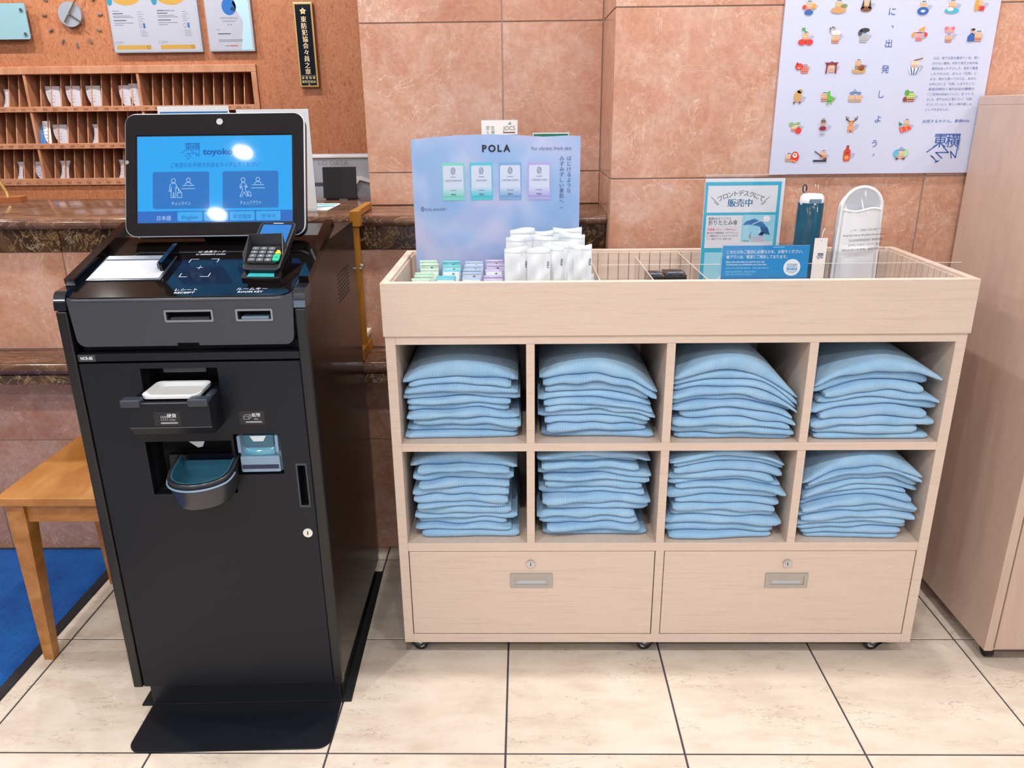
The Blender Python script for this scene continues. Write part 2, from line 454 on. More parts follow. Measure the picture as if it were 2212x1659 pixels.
# ================================================================== the setting
XL, XR, YF = -4.2, 3.4, -3.6
TX0, TY0, T = -0.0478, 1.3746, 0.40
slab = MB().box(XL, XR, YF, 4.1, -.06, -.004).build('floor', GROUT)
struct(slab, 'cream stone tile floor with dark grout lines')
def floor_tiles():
    proto = None
    for j in range(-12, 3):
        for i in range(-10, 8):
            x, y = TX0+i*T+T/2, TY0+j*T+T/2
            if proto is None:
                proto = MB().box(-T/2+.0022, T/2-.0022, -T/2+.0022, T/2-.0022, -.004, 0, .0012).build('floor_tile', FLOOR, slab)
                o = proto
            else: o = dup(proto, slab)
            o.location = (x, y, 0)
floor_tiles()
ceil = struct(MB().box(XL, XR, YF, 4.1, CEIL, CEIL+.1).build('ceiling', P('ceiling white', '#e9e6e0', .9)), 'white flat ceiling of the lobby')
PLAS = P('grey plaster', '#85888e', .85)
struct(MB().box(XL-.1, XL, YF, 4.1, 0, CEIL).build('wall_left', PLAS), 'plain cream side wall of the lobby')
struct(MB().box(XR, XR+.1, YF, 4.1, 0, CEIL).build('wall_side', PLAS), 'plain cream far side wall of the lobby')
wf = MB()
wf.box(XL, -2.2, YF-.1, YF, 0, CEIL); wf.box(2.2, XR, YF-.1, YF, 0, CEIL)
wf.box(-2.2, 2.2, YF-.1, YF, 2.3, CEIL); wf.box(-2.2, 2.2, YF-.1, YF, 0, .08)
struct(wf.build('wall_front', PLAS), 'cream wall with the glazed lobby entrance')
win = MB(); 
for x in (-2.2, -1.1, 0, 1.1, 2.16): win.box(x, x+.04, YF-.08, YF-.02, .08, 2.3)
wino = struct(win.build('window_1', STEEL), 'glazed entrance of the lobby')
for k in range(4):
    MB().box(-2.16+1.1*k, -1.1+1.1*k, YF-.06, YF-.05, .08, 2.3).build('pane', P('daylit glazing', '#e8f0ff', .3, emit='#dfe9ff', es=WINDOW_E), wino)

wbm = MB(); wbm.box(XL, -.35, 3.70, 3.80, 1.5605, CEIL); wbm.box(XL, -.35, 3.70, 3.80, 0, 1.0502)
wbm.box(XL, -3.27, 3.70, 3.80, 1.0502, 1.5605); wbm.box(-1.177, -.35, 3.70, 3.80, 1.0502, 1.5605)
wb = struct(wbm.build('wall_back', ORANGE), 'orange figured wood panel wall behind the reception desk')
struct(MB().box(-.46, -.36, 2.76, 3.70, 0, CEIL).build('wall_office', P('dark panel edge', '#7a4a2c', .6)), 'dark edge wall closing the office behind the pillar')

def clad(parent, specs, axis='y', face=0., th=.012):
    """stone slabs: each spec (a0, a1, z0, z1) a piece of its own, 4 mm joints"""
    g = .0018
    for a0, a1, z0, z1 in specs:
        if axis == 'y': MB().box(a0+g, a1-g, face, face+th, z0+g, z1-g, .001).build('stone_slab', STONE, parent)
        else: MB().box(face, face+th, a0+g, a1-g, z0+g, z1-g, .001).build('stone_slab', STONE, parent)
ZJ = [0, .35, .765, 1.18, 1.597, 2.01, 2.42, CEIL]
# right hand stone wall (nearest)
wr = struct(MB().box(.2345, XR, 2.1635, 2.6, 0, CEIL).build('wall_right', JOINT), 'pink stone clad wall behind the display cabinet')
sp = []
for k in range(7):
    x = .231
    for x1 in (1.066, 1.90, 2.73, XR):
        sp.append((x, x1, ZJ[k], ZJ[k+1])); x = x1
clad(wr, sp, 'y', 2.16)
clad(wr, [(2.172, 2.46, ZJ[k], ZJ[k+1]) for k in range(2, 7)], 'x', .231)
# pillar above the counter
wc = struct(MB().box(-.4715, .2345, 2.4635, 2.76, 1.083, CEIL).build('wall_pillar', JOINT), 'pink stone clad pillar standing behind the counter ledge')
sp = []
for k in range(3, 7):
    for a, b in ((-.475, -.0605), (-.0605, .231)): sp.append((a, b, ZJ[k], ZJ[k+1]))
sp += [(-.475, -.18, 1.083, ZJ[3]), (-.18, .231, 1.083, ZJ[3])]
clad(wc, sp, 'y', 2.46)
clad(wc, [(2.472, 2.76, ZJ[k], ZJ[k+1]) for k in range(3, 7)]+[(2.472, 2.76, 1.083, ZJ[3])], 'x', -.475)

# ---------------------------------------------------------------- ceiling downlights
EMIT = P('lamp glow', '#ffffff', .5, emit='#fff8ee', es=16)
def downlight():
    t = thing('ceiling_downlight', (0, 0, CEIL), 'round recessed ceiling downlight, a few mirrored in the kiosk screen, the rest unseen', 'downlight', 'ceiling downlights of the lobby', local=True)
    m = MB(); m.grid(lambda u, v: ((.037+.05*v)*cos(2*pi*u), (.037+.05*v)*sin(2*pi*u), -.004-.004*sin(pi*v)), 24, 5, True)
    m.build('trim_ring', WHITE, t, 40)
    MB().cyl((0, 0, -.003), (0, 0, -.0005), .034, n=24).build('lamp_disc', EMIT, t)
    l = bpy.data.lights.new('downlight_lamp', 'AREA'); l.shape = 'DISK'; l.size = .07; l.energy = LAMP_W; l.color = (1, .98, .955)
    lo = bpy.data.objects.new('downlight_lamp', l); COL.objects.link(lo); lo.parent = t; lo.location = (0, 0, -.012)
    return t
_d0 = downlight()
for k, (x, y) in enumerate(LAMP_SPOTS):
    if k == 0: _d0.location = (x, y, CEIL)
    else: copy_tree(_d0, (x, y, CEIL))

# ================================================================== reception counter
ct = thing('reception_counter', (-1.6, 2.4, 0), 'stone reception counter with dark marble apron and a low bag ledge', 'counter')
MB().box(-4.1, .231, 2.2485, 2.72, 0, 1.052).build('carcass', JOINT, ct)
sp = []
for a, b in ((-4.1, -3.0), (-3.0, -2.17), (-2.17, -1.34), (-1.34, -.51), (-.51, .231)): sp.append((a, b, .69, .985))
for a, b in ((-4.1, -3.36), (-3.36, -2.53), (-2.53, -1.70), (-1.70, -.87), (-.87, -.04), (-.04, .231)):
    sp += [(a, b, 0, .39)]
for a, b in ((-4.1, -3.0), (-3.0, -2.17), (-2.17, -1.34), (-1.34, -.51), (-.51, .231)): sp.append((a, b, .39, .642))
clad(ct, sp, 'y', 2.245)
for a, b in ((-4.1, -2.5), (-2.5, -1.335), (-1.335, -.42), (-.42, .231)):
    MB().box(a+.001, b-.001, 2.238, 2.257, .985, 1.052, .001).build('apron_slab', MARBLE, ct)
def nosed(name, x0, x1, y0, y1, z0, z1, m):
    """slab with a rounded front nosing"""
    h = z1-z0; pts = [(y1, z0)]+[(y0+h/2-h/2*cos(a), z0+h/2+h/2*sin(a)) for a in [(-90+180*i/8)*pi/180 for i in range(9)]][::1]+[(y1, z1)]
    n = len(pts); mb = MB(); mb.add([(x0, p[0], p[1]) for p in pts]+[(x1, p[0], p[1]) for p in pts],
        [tuple(range(n)), tuple(range(2*n-1, n-1, -1))]+[(i, n+i, n+(i+1) % n, (i+1) % n) for i in range(n)])
    return mb.build(name, m, ct, 40)
for a, b in ((-4.1, -2.6), (-2.6, -1.19), (-1.19, .2305)): nosed('counter_top', a+.0006, b-.0006, 2.205, 2.74, 1.052, 1.082, CTOP)
for a, b in ((-4.1, -2.2), (-2.2, -.9), (-.9, .2305)): nosed('bag_ledge', a+.0006, b-.0006, 2.106, 2.25, .648, .688, CTOP)
MB().box(-4.1, .2305, 2.118, 2.246, .62, .648).build('ledge_apron', MARBLE, ct)

# golden wooden upright hooked over the counter
gw = thing('wooden_bracket', (-.455, 2.2, .688), 'golden wooden bracket frame hooked over the counter right of the kiosk', 'bracket')
MB().box(-.474, -.457, 2.160, 2.184, .72, 1.06, .002).build('post', GOLDW, gw)
MB().box(-.476, -.449, 2.152, 2.186, 1.06, 1.103, .002).build('post_head', GOLDW, gw)
MB().box(-.474, -.455, 2.186, 2.375, 1.0835, 1.103, .002).build('top_arm', GOLDW, gw)
MB().box(-.474, -.455, 2.112, 2.243, .6885, .722, .002).build('foot', GOLDW, gw)
MB().box(-.473, -.455, 2.184, 2.24, .74, .752, .001).build('white_block', P('pale wood', '#d8c9b0', .5), gw)
lt = MB(); lt.cyl((-.457, 2.165, .95), (-.449, 2.165, .95), .008); lt.box(-.454, -.447, 2.125, 2.167, .947, .953, .001)
lt.build('latch', STEEL, gw)

# ================================================================== key rack on the back wall
RX0, RX1, RYF, RYB = -3.268, -1.178, 3.694, 3.90
rack = thing('pigeonhole_rack', (-1.62, 3.8, 1.05), 'wooden pigeonhole key rack with numbered rails on the orange wall', 'rack')
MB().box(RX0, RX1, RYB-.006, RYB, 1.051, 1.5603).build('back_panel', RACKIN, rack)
MB().box(RX0, RX1, RYF-.004, RYB, 1.5286, 1.5603, .002).build('top_board', RACK, rack)
MB().box(RX1-.024, RX1, RYF-.004, RYB, 1.051, 1.5286, .002).build('end_board', RACK, rack)
ROWS = [(1.3939, 1.3707, 1.5286), (1.2358, 1.2115, 1.3707), (1.0809, 1.0505, 1.2115)]   # rail top, rail bottom, opening top
UNITS = [(-2.731, -2.218), (-2.218, -1.710), (-1.710, -1.204)]
NUM = P('rail number ink', '#7a3f22', .7)
ALLU = [(-3.244, -2.731)]+UNITS
MB().box(RX0, RX0+.024, RYF-.004, RYB, 1.051, 1.5286, .002).build('end_board', RACK, rack)
CW = (1.710-1.204)/11
for r, (zt, zb, ztop) in enumerate(ROWS):
    rail = MB().box(RX0, RX1-.024, RYF-.004, RYB-.006, zb, zt-.012, .001)
    rail.box(RX0, RX1-.024, RYF-.004, RYF+.006, zt-.0125, zt, .001)
    ro = rail.build('number_rail', RACK, rack)
    for u, (a, b) in enumerate(UNITS):
        fl = [[2, 3, 4], [5, 6, 7], [8, 9, 10]][u][r]
        for k in range(11):
            x = a+CW*(k+.5)
            if u == 0 and k < 5: continue
            MB().text('%d%02d' % (fl, k+1), (x, RYF-.0046, zb+.006), (1, 0, 0), (0, 0, 1), size=.0142).build('room_number', NUM, ro)
    for (a, b) in ALLU:
        MB().box(a-.006, a+.006, RYF, RYB-.006, zt-.012, ztop, .001).build('unit_board', RACK, rack)
dv = None
for r, (zt, zb, ztop) in enumerate(ROWS):
    for (a, b) in ALLU:
        for k in range(1, 11):
            x = a+CW*k
            if dv is None:
                m = MB(); z0, z1 = 0, .137; th = .0022; fy0, fy1 = RYF+.006-3.8, RYF+.05-3.8; by = RYB-.006-3.8
                m.add([(-th, fy0, z0), (th, fy0, z0), (th, by, z0), (-th, by, z0), (-th, fy1, z1), (th, fy1, z1), (th, by, z1), (-th, by, z1)],
                      [(0, 3, 2, 1), (4, 5, 6, 7), (0, 1, 5, 4), (1, 2, 6, 5), (2, 3, 7, 6), (3, 0, 4, 7)])
                dv = m.build('divider', RACK, None); dv.parent = rack; o = dv
            else: o = dup(dv, rack)
            o.location = (x-rack.location.x, 0, zt-.012-rack.location.z); o.scale.z = (ztop-zt+.012)/.137
GREY0 = P('faded receipt ink', '#a29ca4', .7)
# slips of paper standing in the pigeonholes
def slip(x, row, w_, h, bend, label, m=PAPERC, lean=.0, n=1, stripe=None):
    zt = ROWS[row][0]-.0115
    for q in range(n):
        mb = MB(); xx = x+q*.012
        def fn(u, v):
            wv = w_*math.sqrt(max(.02, 1-.95*(1-v)**2.4)) if bend > 0 else w_*(.5+.5*(2*v-1)**2)
            sh = (.010*v if bend > 0 else .006*sin(pi*v))
            return (xx+w_/2-wv*(1-u)-sh, RYF+.010+.036*v-.008*sin(pi*u)*v+q*.004, zt+h*v)
        def fn2(u, v):
            a = fn(u, v); return (a[0], a[1]+.0008, a[2])
        mb.mat(m); mb.grid(fn, 8, 9); mb.grid(fn2, 8, 9, flip=True)
        o = mb.build('paper_slip', None, None, 60, None, (xx, RYF+.03, zt))
        tag(o, label if n == 1 else label+(' in front' if q == 0 else ' behind'), 'paper', 'paper slips in the pigeonholes')
        pr = MB()
        for k in range(5):
            v = .3+.13*k
            a, b = fn(.16, v), fn(.5+.08*(k % 3), v)
            d = Vector((0, -.0006, 0))
            pr.add([Vector(a)+d, Vector(b)+d, Vector(b)+d+Vector((0, 0, .0028)), Vector(a)+d+Vector((0, 0, .0028))], [(0, 1, 2, 3)])
        pr.build('print_lines', stripe or GREY0, o)
def cx(u, k): return UNITS[u][0]+CW*(k-.5)
slip(cx(0, 9)+.006, 0, .035, .088, -.03, 'folded pale slip in the pigeonhole marked 209')
slip(cx(1, 3)-.012, 0, .066, .098, .034, 'leftmost of three alike curled receipts in the top pigeonhole row')
slip(cx(1, 5)-.012, 0, .066, .098, .034, 'middle of three alike curled receipts in the top pigeonhole row')
slip(cx(1, 7)-.012, 0, .066, .098, .034, 'rightmost of three alike curled receipts in the top pigeonhole row')
slip(cx(1, 10)-.008, 0, .05, .098, .03, 'tall receipt leaning in the pigeonhole marked 510')
slip(cx(1, 11)-.008, 0, .05, .105, .03, 'tallest receipt leaning in the pigeonhole marked 511')
slip(cx(1, 1)-.02, 1, .035, .092, .03, 'blue and white leaflet in the pigeonhole marked 601', P('leaflet blue', '#3f78b8', .6), n=2, stripe=WINK)
slip(cx(1, 1)+.02, 1, .035, .108, .01, 'white leaflet with blue top beside the pigeonhole marked 601', PAPER, stripe=P('leaflet blue', '#3f78b8', .6))
slip(cx(1, 3)-.012, 1, .066, .092, .034, 'curled receipt right of the blue leaflets in the middle pigeonhole row')
slip(cx(1, 6)+.008, 1, .036, .092, -.035, 'bent white note in the pigeonhole marked 606')
slip(cx(0, 9), 2, .035, .085, -.03, 'bent pale slip in the pigeonhole marked 409')
slip(cx(0, 11)+.005, 2, .05, .085, .025, 'rounded receipt in the pigeonhole marked 411')
slip(cx(1, 2)+.01, 2, .036, .088, -.02, 'folded slip bound with a clip in the pigeonhole marked 702', n=2)
slip(cx(1, 8)+.01, 2, .036, .09, -.03, 'bent slip beside the kiosk in the pigeonhole marked 708')

# ================================================================== things on the orange wall
YW = 3.70
def hung_frame(name, x0, x1, z0, z1, label, draw, rim=P('silver rim', '#b9c4d2', .3, .3)):
    t = thing(name, ((x0+x1)/2, YW-.01, z0), label, 'certificate')
    MB().box(x0, x1, YW-.022, YW-.001, z0, z1, .002).build('frame', rim, t)
    p = PL((x0, YW-.0222, z0)); p.rect(.006, x1-x0-.006, .006, z1-z0-.006, P('certificate paper', '#bfc0cb', .6), 1); draw(p); p.build('certificate_sheet', t)
    MB().box(x0+.004, x1-.004, YW-.0255, YW-.0245, z0+.004, z1-.004).build('cover_glass', CLEAR, t)
OCH, TEAL = P('ochre print', '#cf9f42', .6), P('teal print', '#2f8fae', .6)
GREY = P('grey ink', '#8b8f9c', .7); BLUE = P('blue print', '#1f6fc0', .6); PBL = P('pale blue print', '#8fd0ee', .6)
def cert1(p):
    for x in (.0, .193):
        p.poly(ell(x+.085, .238, .072, .05, 24), OCH, 2)
        p.poly(ell(x+.012, .205, .012, .017), TEAL, 2); p.rect(x+.014, x+.165, .014, .031, OCH, 2)
        p.text('COPY', x+.028, .036, GREY, 2, size=.016)
        p.line(ell(x+.153, .0225, .006, .006, 12), .0012, INK, 3, True)
        for k, (ww, h) in enumerate(((.03, .165), (.045, .155), (.075, .146), (.088, .14), (.055, .128), (.085, .118), (.04, .11))):
            p.rect(x+.018, x+.018+ww, h, h+.003, INK if k in (1, 4) else GREY, 2)
        for k in range(5): p.rect(x+.125, x+.125+.02+.008*(k % 2), .125+.009*k, .127+.009*k, GREY, 2)
        p.line(ell(x+.132, .108, .006, .009, 12), .0015, GREY, 2, True); p.rect(x+.143, x+.152, .098, .118, BLUE, 2)
        for k in range(4): p.rect(x+.127, x+.16-.006*(k % 2), .066+.007*k, .068+.007*k, GREY, 2)
    p.text('TOYOKO INN Co., Ltd.', .25, .164, INK, 3, width=.075, bold=.01)
hung_frame('certificate_frame', -1.785, -1.397, 1.61, 1.90, 'wide silver frame with two yellow certificates on the orange wall', cert1)
def cert2(p):
    p.poly(ell(.105, .178, .031, .034, 26), BLUE, 2); p.poly([(.108, .166), (.13, .158), (.133, .17), (.118, .178)], P('navy print', '#16345f', .6), 3)
    p.poly([(.14, .006), (.19, .006), (.19, .28), (.165, .28), (.12, .19), (.16, .12)], P('pale aqua print', '#bfe4f4', .6), 2)
    p.text('OMOTENASHI', .1, .129, GREY, 3, width=.075)
    p.rect(.07, .13, .12, .1225, GREY, 3); p.rect(.092, .097, .105, .11, GREY, 3); p.rect(.104, .109, .105, .11, GREY, 3)
    p.rect(.04, .055, .087, .089, GREY, 3); p.rect(.045, .1, .07, .073, INK, 3)
    for k in range(2): p.rect(.045, .15, .04+.006*k, .0425+.006*k, GREY, 3)
    p.rect(.07, .09, .022, .025, GREY, 3); p.rect(.092, .125, .022, .025, P('red print', '#d8343c', .6), 3)
hung_frame('certificate_frame', -1.366, -1.168, 1.611, 1.90, 'narrow blue-white award certificate right of the two yellow ones', cert2)
pq = thing('wall_plaque', (-.943, YW-.01, 1.462), 'tall black plaque with gold border and gold vertical lettering', 'plaque')
GOLD = P('brass', '#c9a866', .35, .6)
MB().box(-.986, -.903, YW-.02, YW-.001, 1.462, 1.802, .002).build('border', GOLD, pq)
MB().box(-.978, -.911, YW-.0225, YW-.02, 1.47, 1.794).build('field', P('navy lacquer', '#0b1726', .12, coat=.5), pq)
p = PL((-.9445, YW-.0228, 1.462)); GI = P('gold ink', '#e6d3a4', .4, .2)
p.vtext('東防犯協会々員之章', 0, .264, GI, .0262, .0255, bold=.05)
star = []
for k in range(10): a = pi/2+k*pi/5; R_ = .015 if k % 2 == 0 else .0085; star.append((R_*cos(a), .305+R_*sin(a)))
p.poly(star, GI); p.poly(ell(0, .305, .005, .005, 10), OCH, 2)
p.rect(-.032, .032, .047, .0478, GI); p.text('東 警 察 署', 0, .034, GI, size=.0125); p.text('東防犯協会', 0, .018, GI, size=.0125, bold=.01)
p.poly([(-.004, .009), (.004, .009), (0, .015)], GI); p.build('gold_lettering', pq)
gs = thing('glass_sign', (-2.24, YW-.01, 1.67), 'pale aqua glass sign with steel stand-offs at the left edge', 'sign')
mb = MB(); mb.prism(rr(.24, .142, .008, 4, -2.2555, 1.7405), (0, YW-.03, 0), (1, 0, 0), (0, 0, 1), (0, -1, 0), 0, .006)
mb.build('glass_plate', P('pale aqua glass', '#8db5c1', .06, coat=.3), gs)
for x in (-2.152, -2.36):
    for z in (1.69, 1.785): MB().cyl((x, YW-.001, z), (x, YW-.042, z), .0065, n=14).build('stand_off', CHROME, gs, 40)
ck = thing('wall_clock', (-1.954, YW-.01, 1.64), 'silver wall clock with loose bar hour marks on the orange wall', 'clock')
CX, CZ = -1.954, 1.767
MB().cyl((CX, YW-.001, CZ), (CX, YW-.022, CZ), .05, n=40).build('dial', P('spun steel', '#a9b0bc', .35, .35), ck, 40)
for k in range(12):
    a = pi/2-k*pi/6; r0, r1 = .112, .131
    mb = MB(); mb.prism([(r0, -.003), (r1, -.003), (r1, .003), (r0, .003)], (CX, YW-.001, CZ), (cos(a), 0, sin(a)), (-sin(a), 0, cos(a)), (0, -1, 0), 0, .006)
    mb.build('hour_mark', STEEL, ck)
for nm, a, l0, l1, wd, d in (('hour_hand', radians(-35), -.005, .075, .003, .026), ('minute_hand', radians(54), -.04, .12, .004, .029)):
    mb = MB(); mb.prism([(l0, -wd), (l1, -wd*.6), (l1, wd*.6), (l0, wd)], (CX, YW, CZ), (cos(a), 0, sin(a)), (-sin(a), 0, cos(a)), (0, -1, 0), d, d+.0015)
    mb.build(nm, P('bronze grey', '#7d6f5e', .35, .8), ck)
MB().cyl((CX, YW-.021, CZ), (CX, YW-.032, CZ), .004, n=12).build('hub', STEEL, ck)

# ================================================================== things on the counter
CZT = 1.082
def a4_stand(x0, x1, y, z1, label, draw, cat='sign holder'):
    t = thing('sign_stand', ((x0+x1)/2, y, CZT), label, cat)
    MB().box(x0, x1, y-.004, y-.002, CZT+.0005, z1, .0005).build('front_sheet', CLEAR, t)
    p = PL((x0, y-.0015, CZT)); w_, h = x1-x0, z1-CZT
    p.rect(.002, w_-.002, .004, h-.004, PAPER, 0); draw(p, w_, h); p.build('printed_sheet', t)
    MB().box(x0+.003, x1-.003, y-.001, y+.0005, CZT+.001, z1-.003).build('sheet_backing', PAPER, t)
    MB().box(x0, x1, y+.001, y+.003, CZT+.0005, z1, .0005).build('back_sheet', CLEAR, t)
    MB().box(x0, x1, y+.001, y+.09, CZT+.0005, CZT+.003).build('foot', CLEAR, t)
DEEPB = P('deep blue print', '#1d74b4', .6)
def sgA(p, w_, h):
    p.rect(.008, w_-.006, h-.2, h-.018, DEEPB, 1)
    for k in range(9): p.rect(.02+.009*k, .026+.009*k+.001*(k % 3), h-.034, h-.0255, PBL, 2)
a4_stand(-1.047, -.838, 2.35, 1.381, 'clear stand with blue headed notice behind the kiosk screen', sgA)
a4_stand(-.815, -.606, 2.33, 1.37, 'clear stand with plain white sheet right of the kiosk screen', lambda p, w_, h: p.rect(.004, w_-.004, .006, h-.006, PAPER, 1))
fl = MB(); fl.box(-.0, .0845, 0, .185, 0, .0006)
p = PL((-.672, 2.348, CZT+.0012), (1, .03, 0), (-.03, 1, 0))
AQ = P('aqua flyer ink', '#3fa9b4', .6)
p.rect(0, .09, 0, .18, PAPER, 0); p.poly([(.02, .07), (.088, .09), (.088, .12), (.02, .1)], AQ); p.poly([(.02, .13), (.088, .14), (.088, .165), (.02, .16)], AQ); p.rect(.004, .014, .02, .17, GREY)
fo = p.mb; fo.mat(PAPER); fo.box(-.672, -.5825, 2.350, 2.526, CZT, CZT+.0008)
tag(fo.build('flyer', None, None, None, None, (-.63, 2.43, CZT)), 'white and aqua flyer lying on the counter by the white sign', 'flyer')
# black card stand
cs = thing('card_display', (-.606, 2.66, CZT), 'small black square display seen from behind on the counter', 'display')
mb = MB(); mb.prism([(2.640, CZT+.006), (2.656, CZT+.006), (2.672, CZT+.104), (2.656, CZT+.104)], (-.664, 0, 0), (0, 1, 0), (0, 0, 1), (1, 0, 0), 0, .108)
mb.build('panel', P('navy black plastic', '#12161d', .4), cs)
MB().box(-.657, -.562, 2.640, 2.70, CZT+.0005, CZT+.008, .001).build('base', BLACK, cs)
MB().box(-.612, -.585, 2.637, 2.641, CZT+.001, CZT+.004).build('connector', STEEL, cs)
# staff monitor seen from behind
mo = thing('computer_monitor', (-.66, 2.86, .74), 'silver computer monitor seen from behind left of the stone pillar', 'monitor')
SIL = P('silver plastic', '#a9adb8', .35)
def mface(z): return 2.815+(z-1.08)*.06
mb = MB(); mb.prism(rr(.50, .33, .008, 4, -.78, 1.054), (0, 2.82, 0), (1, 0, 0), (0, 0, 1), (0, -1, 0), -.035, 0); mb.build('casing', SIL, mo)
mb = MB(); mb.box(-1.02, -.54, 2.812, 2.821, 1.207, 1.2165, .001); mb.build('top_edge', WHITE, mo)
mb = MB(); mb.prism([(-.70, 1.145), (-.57, 1.145), (-.53, 1.13), (-.53, 1.12), (-.575, 1.132), (-.60, 1.10), (-.68, 1.10), (-.70, 1.132)], (0, 2.82, 0), (1, 0, 0), (0, 0, 1), (0, -1, 0), 0, .012); mb.build('stand_arm', WHITE, mo)
mb = MB()
for k in range(9): mb.box(-.735+.006*k, -.732+.006*k, 2.8175, 2.8205, 1.112, 1.124)
mb.build('vent', VOID, mo)
mb = MB(); mb.text('I-O DATA', (-.665, 2.8195, 1.182), (1, 0, 0), (0, 0, 1), width=.105, bold=.012, size=.021); mb.build('lettering', P('grey emboss', '#8a8d97', .4), mo)
MB().box(-.78, -.72, 2.86, 2.93, .76, 1.1).build('stand_column', SIL, mo)
MB().box(-.9, -.6, 2.80, 3.02, .745, .76, .003).build('stand_base', SIL, mo)
dk = thing('staff_desk', (-1.6, 2.95, 0), 'brown staff desk behind the reception counter', 'desk')
MB().box(-3.2, -.625, 2.74, 3.15, .715, .744, .002).build('desk_top', RACKIN, dk)
for x in (-3.15, -1.9, -.70): MB().box(x, x+.04, 2.76, 3.13, 0, .715).build('side_panel', RACKIN, dk)
# desk pen
pn = thing('pen_stand', (-1.78, 2.69, CZT), 'black and gold pen in a small wooden desk base', 'pen stand')
mb = MB(); mb.prism([(-1.87, 2.64), (-1.725, 2.64), (-1.695, 2.665), (-1.695, 2.70), (-1.725, 2.725), (-1.87, 2.725)], (0, 0, CZT), (1, 0, 0), (0, 1, 0), (0, 0, 1), .0005, .017)
mb.build('base', P('brown base wood', '#a0603c', .3), pn)
MB().cyl((-1.746, 2.68, CZT+.017), (-1.748, 2.68, CZT+.034), .008, .006).build('socket', GOLD, pn, 40)
MB().cyl((-1.748, 2.68, CZT+.03), (-1.768, 2.675, CZT+.085), .0055, .0085).build('pen_ferrule', GOLD, pn, 40)
MB().cyl((-1.768, 2.675, CZT+.085), (-1.805, 2.668, CZT+.19), .0085, .006).build('pen_barrel', BLACK, pn, 40)
# leaflets on the stone ledge behind the cosmetics panel
def leaflet(x0, x1, z1, label, draw, y=2.32):
    t = thing('leaflet_holder', ((x0+x1)/2, y, CZT), label, 'leaflet holder')
    p = PL((x0, y, CZT)); h = z1-CZT
    p.rect(0, x1-x0, .01, h, PAPER, 0); draw(p, x1-x0, h); p.build('leaflet', t)
    MB().box(x0, x1, y+.0005, y+.004, CZT+.006, z1).build('leaflet_pad', PAPER, t)
    mb = MB(); mb.box(x0-.004, x1+.004, y+.005, y+.007, CZT+.0005, z1+.004); mb.box(x0-.004, x1+.004, y-.03, y+.007, CZT+.0005, CZT+.003); mb.box(x0-.004, x1+.004, y-.03, y-.028, CZT+.0005, CZT+.09)
    mb.build('acrylic_holder', CLEAR, t)
GREEN = P('dark green print', '#0e7a62', .6); MOSS = P('moss ink', '#7c9a7c', .7); BRN = P('brown ink', '#7a5a4a', .7)
def jocs(p, w_, h):
    p.rect(.003, w_-.001, h-.2, h-.039, BLUE, 1); p.text('愛', .018, h-.025, MOSS, 1, size=.012); p.text('医', .032, h-.025, MOSS, 1, size=.012)
    p.text('を', .018, h-.037, MOSS, 1, size=.01); p.text('療', .032, h-.037, MOSS, 1, size=.012)
    p.text('JOCS', .078, h-.027, BRN, 1, size=.016, width=.034); p.rect(.061, .095, h-.035, h-.0315, BRN, 1)
    p.poly([(.074, h-.012), (.084, h-.012), (.082, h-.004)], MOSS, 1)
leaflet(-.119, -.017, 1.331, 'white and blue leaflet holder on the ledge behind the cosmetics panel', jocs)
leaflet(.026, .128, 1.296, 'dark green leaflet holder on the ledge behind the cosmetics panel', lambda p, w_, h: p.rect(.002, w_-.002, .02, h-.003, GREEN, 1))
# paper hanging on the counter front
mb = MB(); p = PL((-.655, 2.232, .86), step=.0004); p.rect(0, .095, 0, .185, PAPER, 0)
for k in range(6): p.rect(.012, .08-.01*(k % 3), .03+.02*k, .034+.02*k, INK, 1)
p.mb.mat(PAPER); p.mb.box(-.655, -.56, 2.2322, 2.2334, .86, 1.045)
tag(p.mb.build('notice_sheet', None, None, None, None, (-.6075, 2.233, .86)), 'white notice sheet hanging on the counter front right of the kiosk', 'notice')

# ================================================================== blue mat and stool
mt = thing('entrance_mat', (-1.9, 1.8, 0), 'bright blue carpet mat with black rubber edge along the counter', 'mat')
MB().box(-2.7, -1.293, .6, 2.243, .0004, .004, .001).build('rubber_edge', P('black rubber', '#17171b', .7), mt)
random.seed(5)
pl = MB()
def pf(u, v):
    x, y = -2.685+(2.685-1.322)*u, .63+(2.238-.63)*v
    e = min(1, min(u, 1-u)*90, min(v, 1-v)*90)
    return (x+random.uniform(-.0015, .0015), y+random.uniform(-.0015, .0015), .004+e*(.005+random.uniform(-.0012, .0012)))
pl.grid(pf, 170, 200); pile = pl.build('carpet_pile', CARPET, mt, 180); pile['kind'] = 'stuff'
st = thing('wooden_stool', (-1.12, 1.88, 0), 'honey brown wooden stool partly hidden behind the black kiosk', 'stool')
MB().box(-1.288, -.957, 1.672, 2.08, .462, .484, .003).build('seat', STOOLW, st)
for (a, b, c, d) in ((-1.25, -.99, 1.70, 1.718), (-1.25, -.99, 2.035, 2.053), (-1.272, -1.254, 1.72, 2.035), (-.99, -.972, 1.72, 2.035)):
    MB().box(a, b, c, d, .405, .462, .001).build('apron', STOOLW, st)
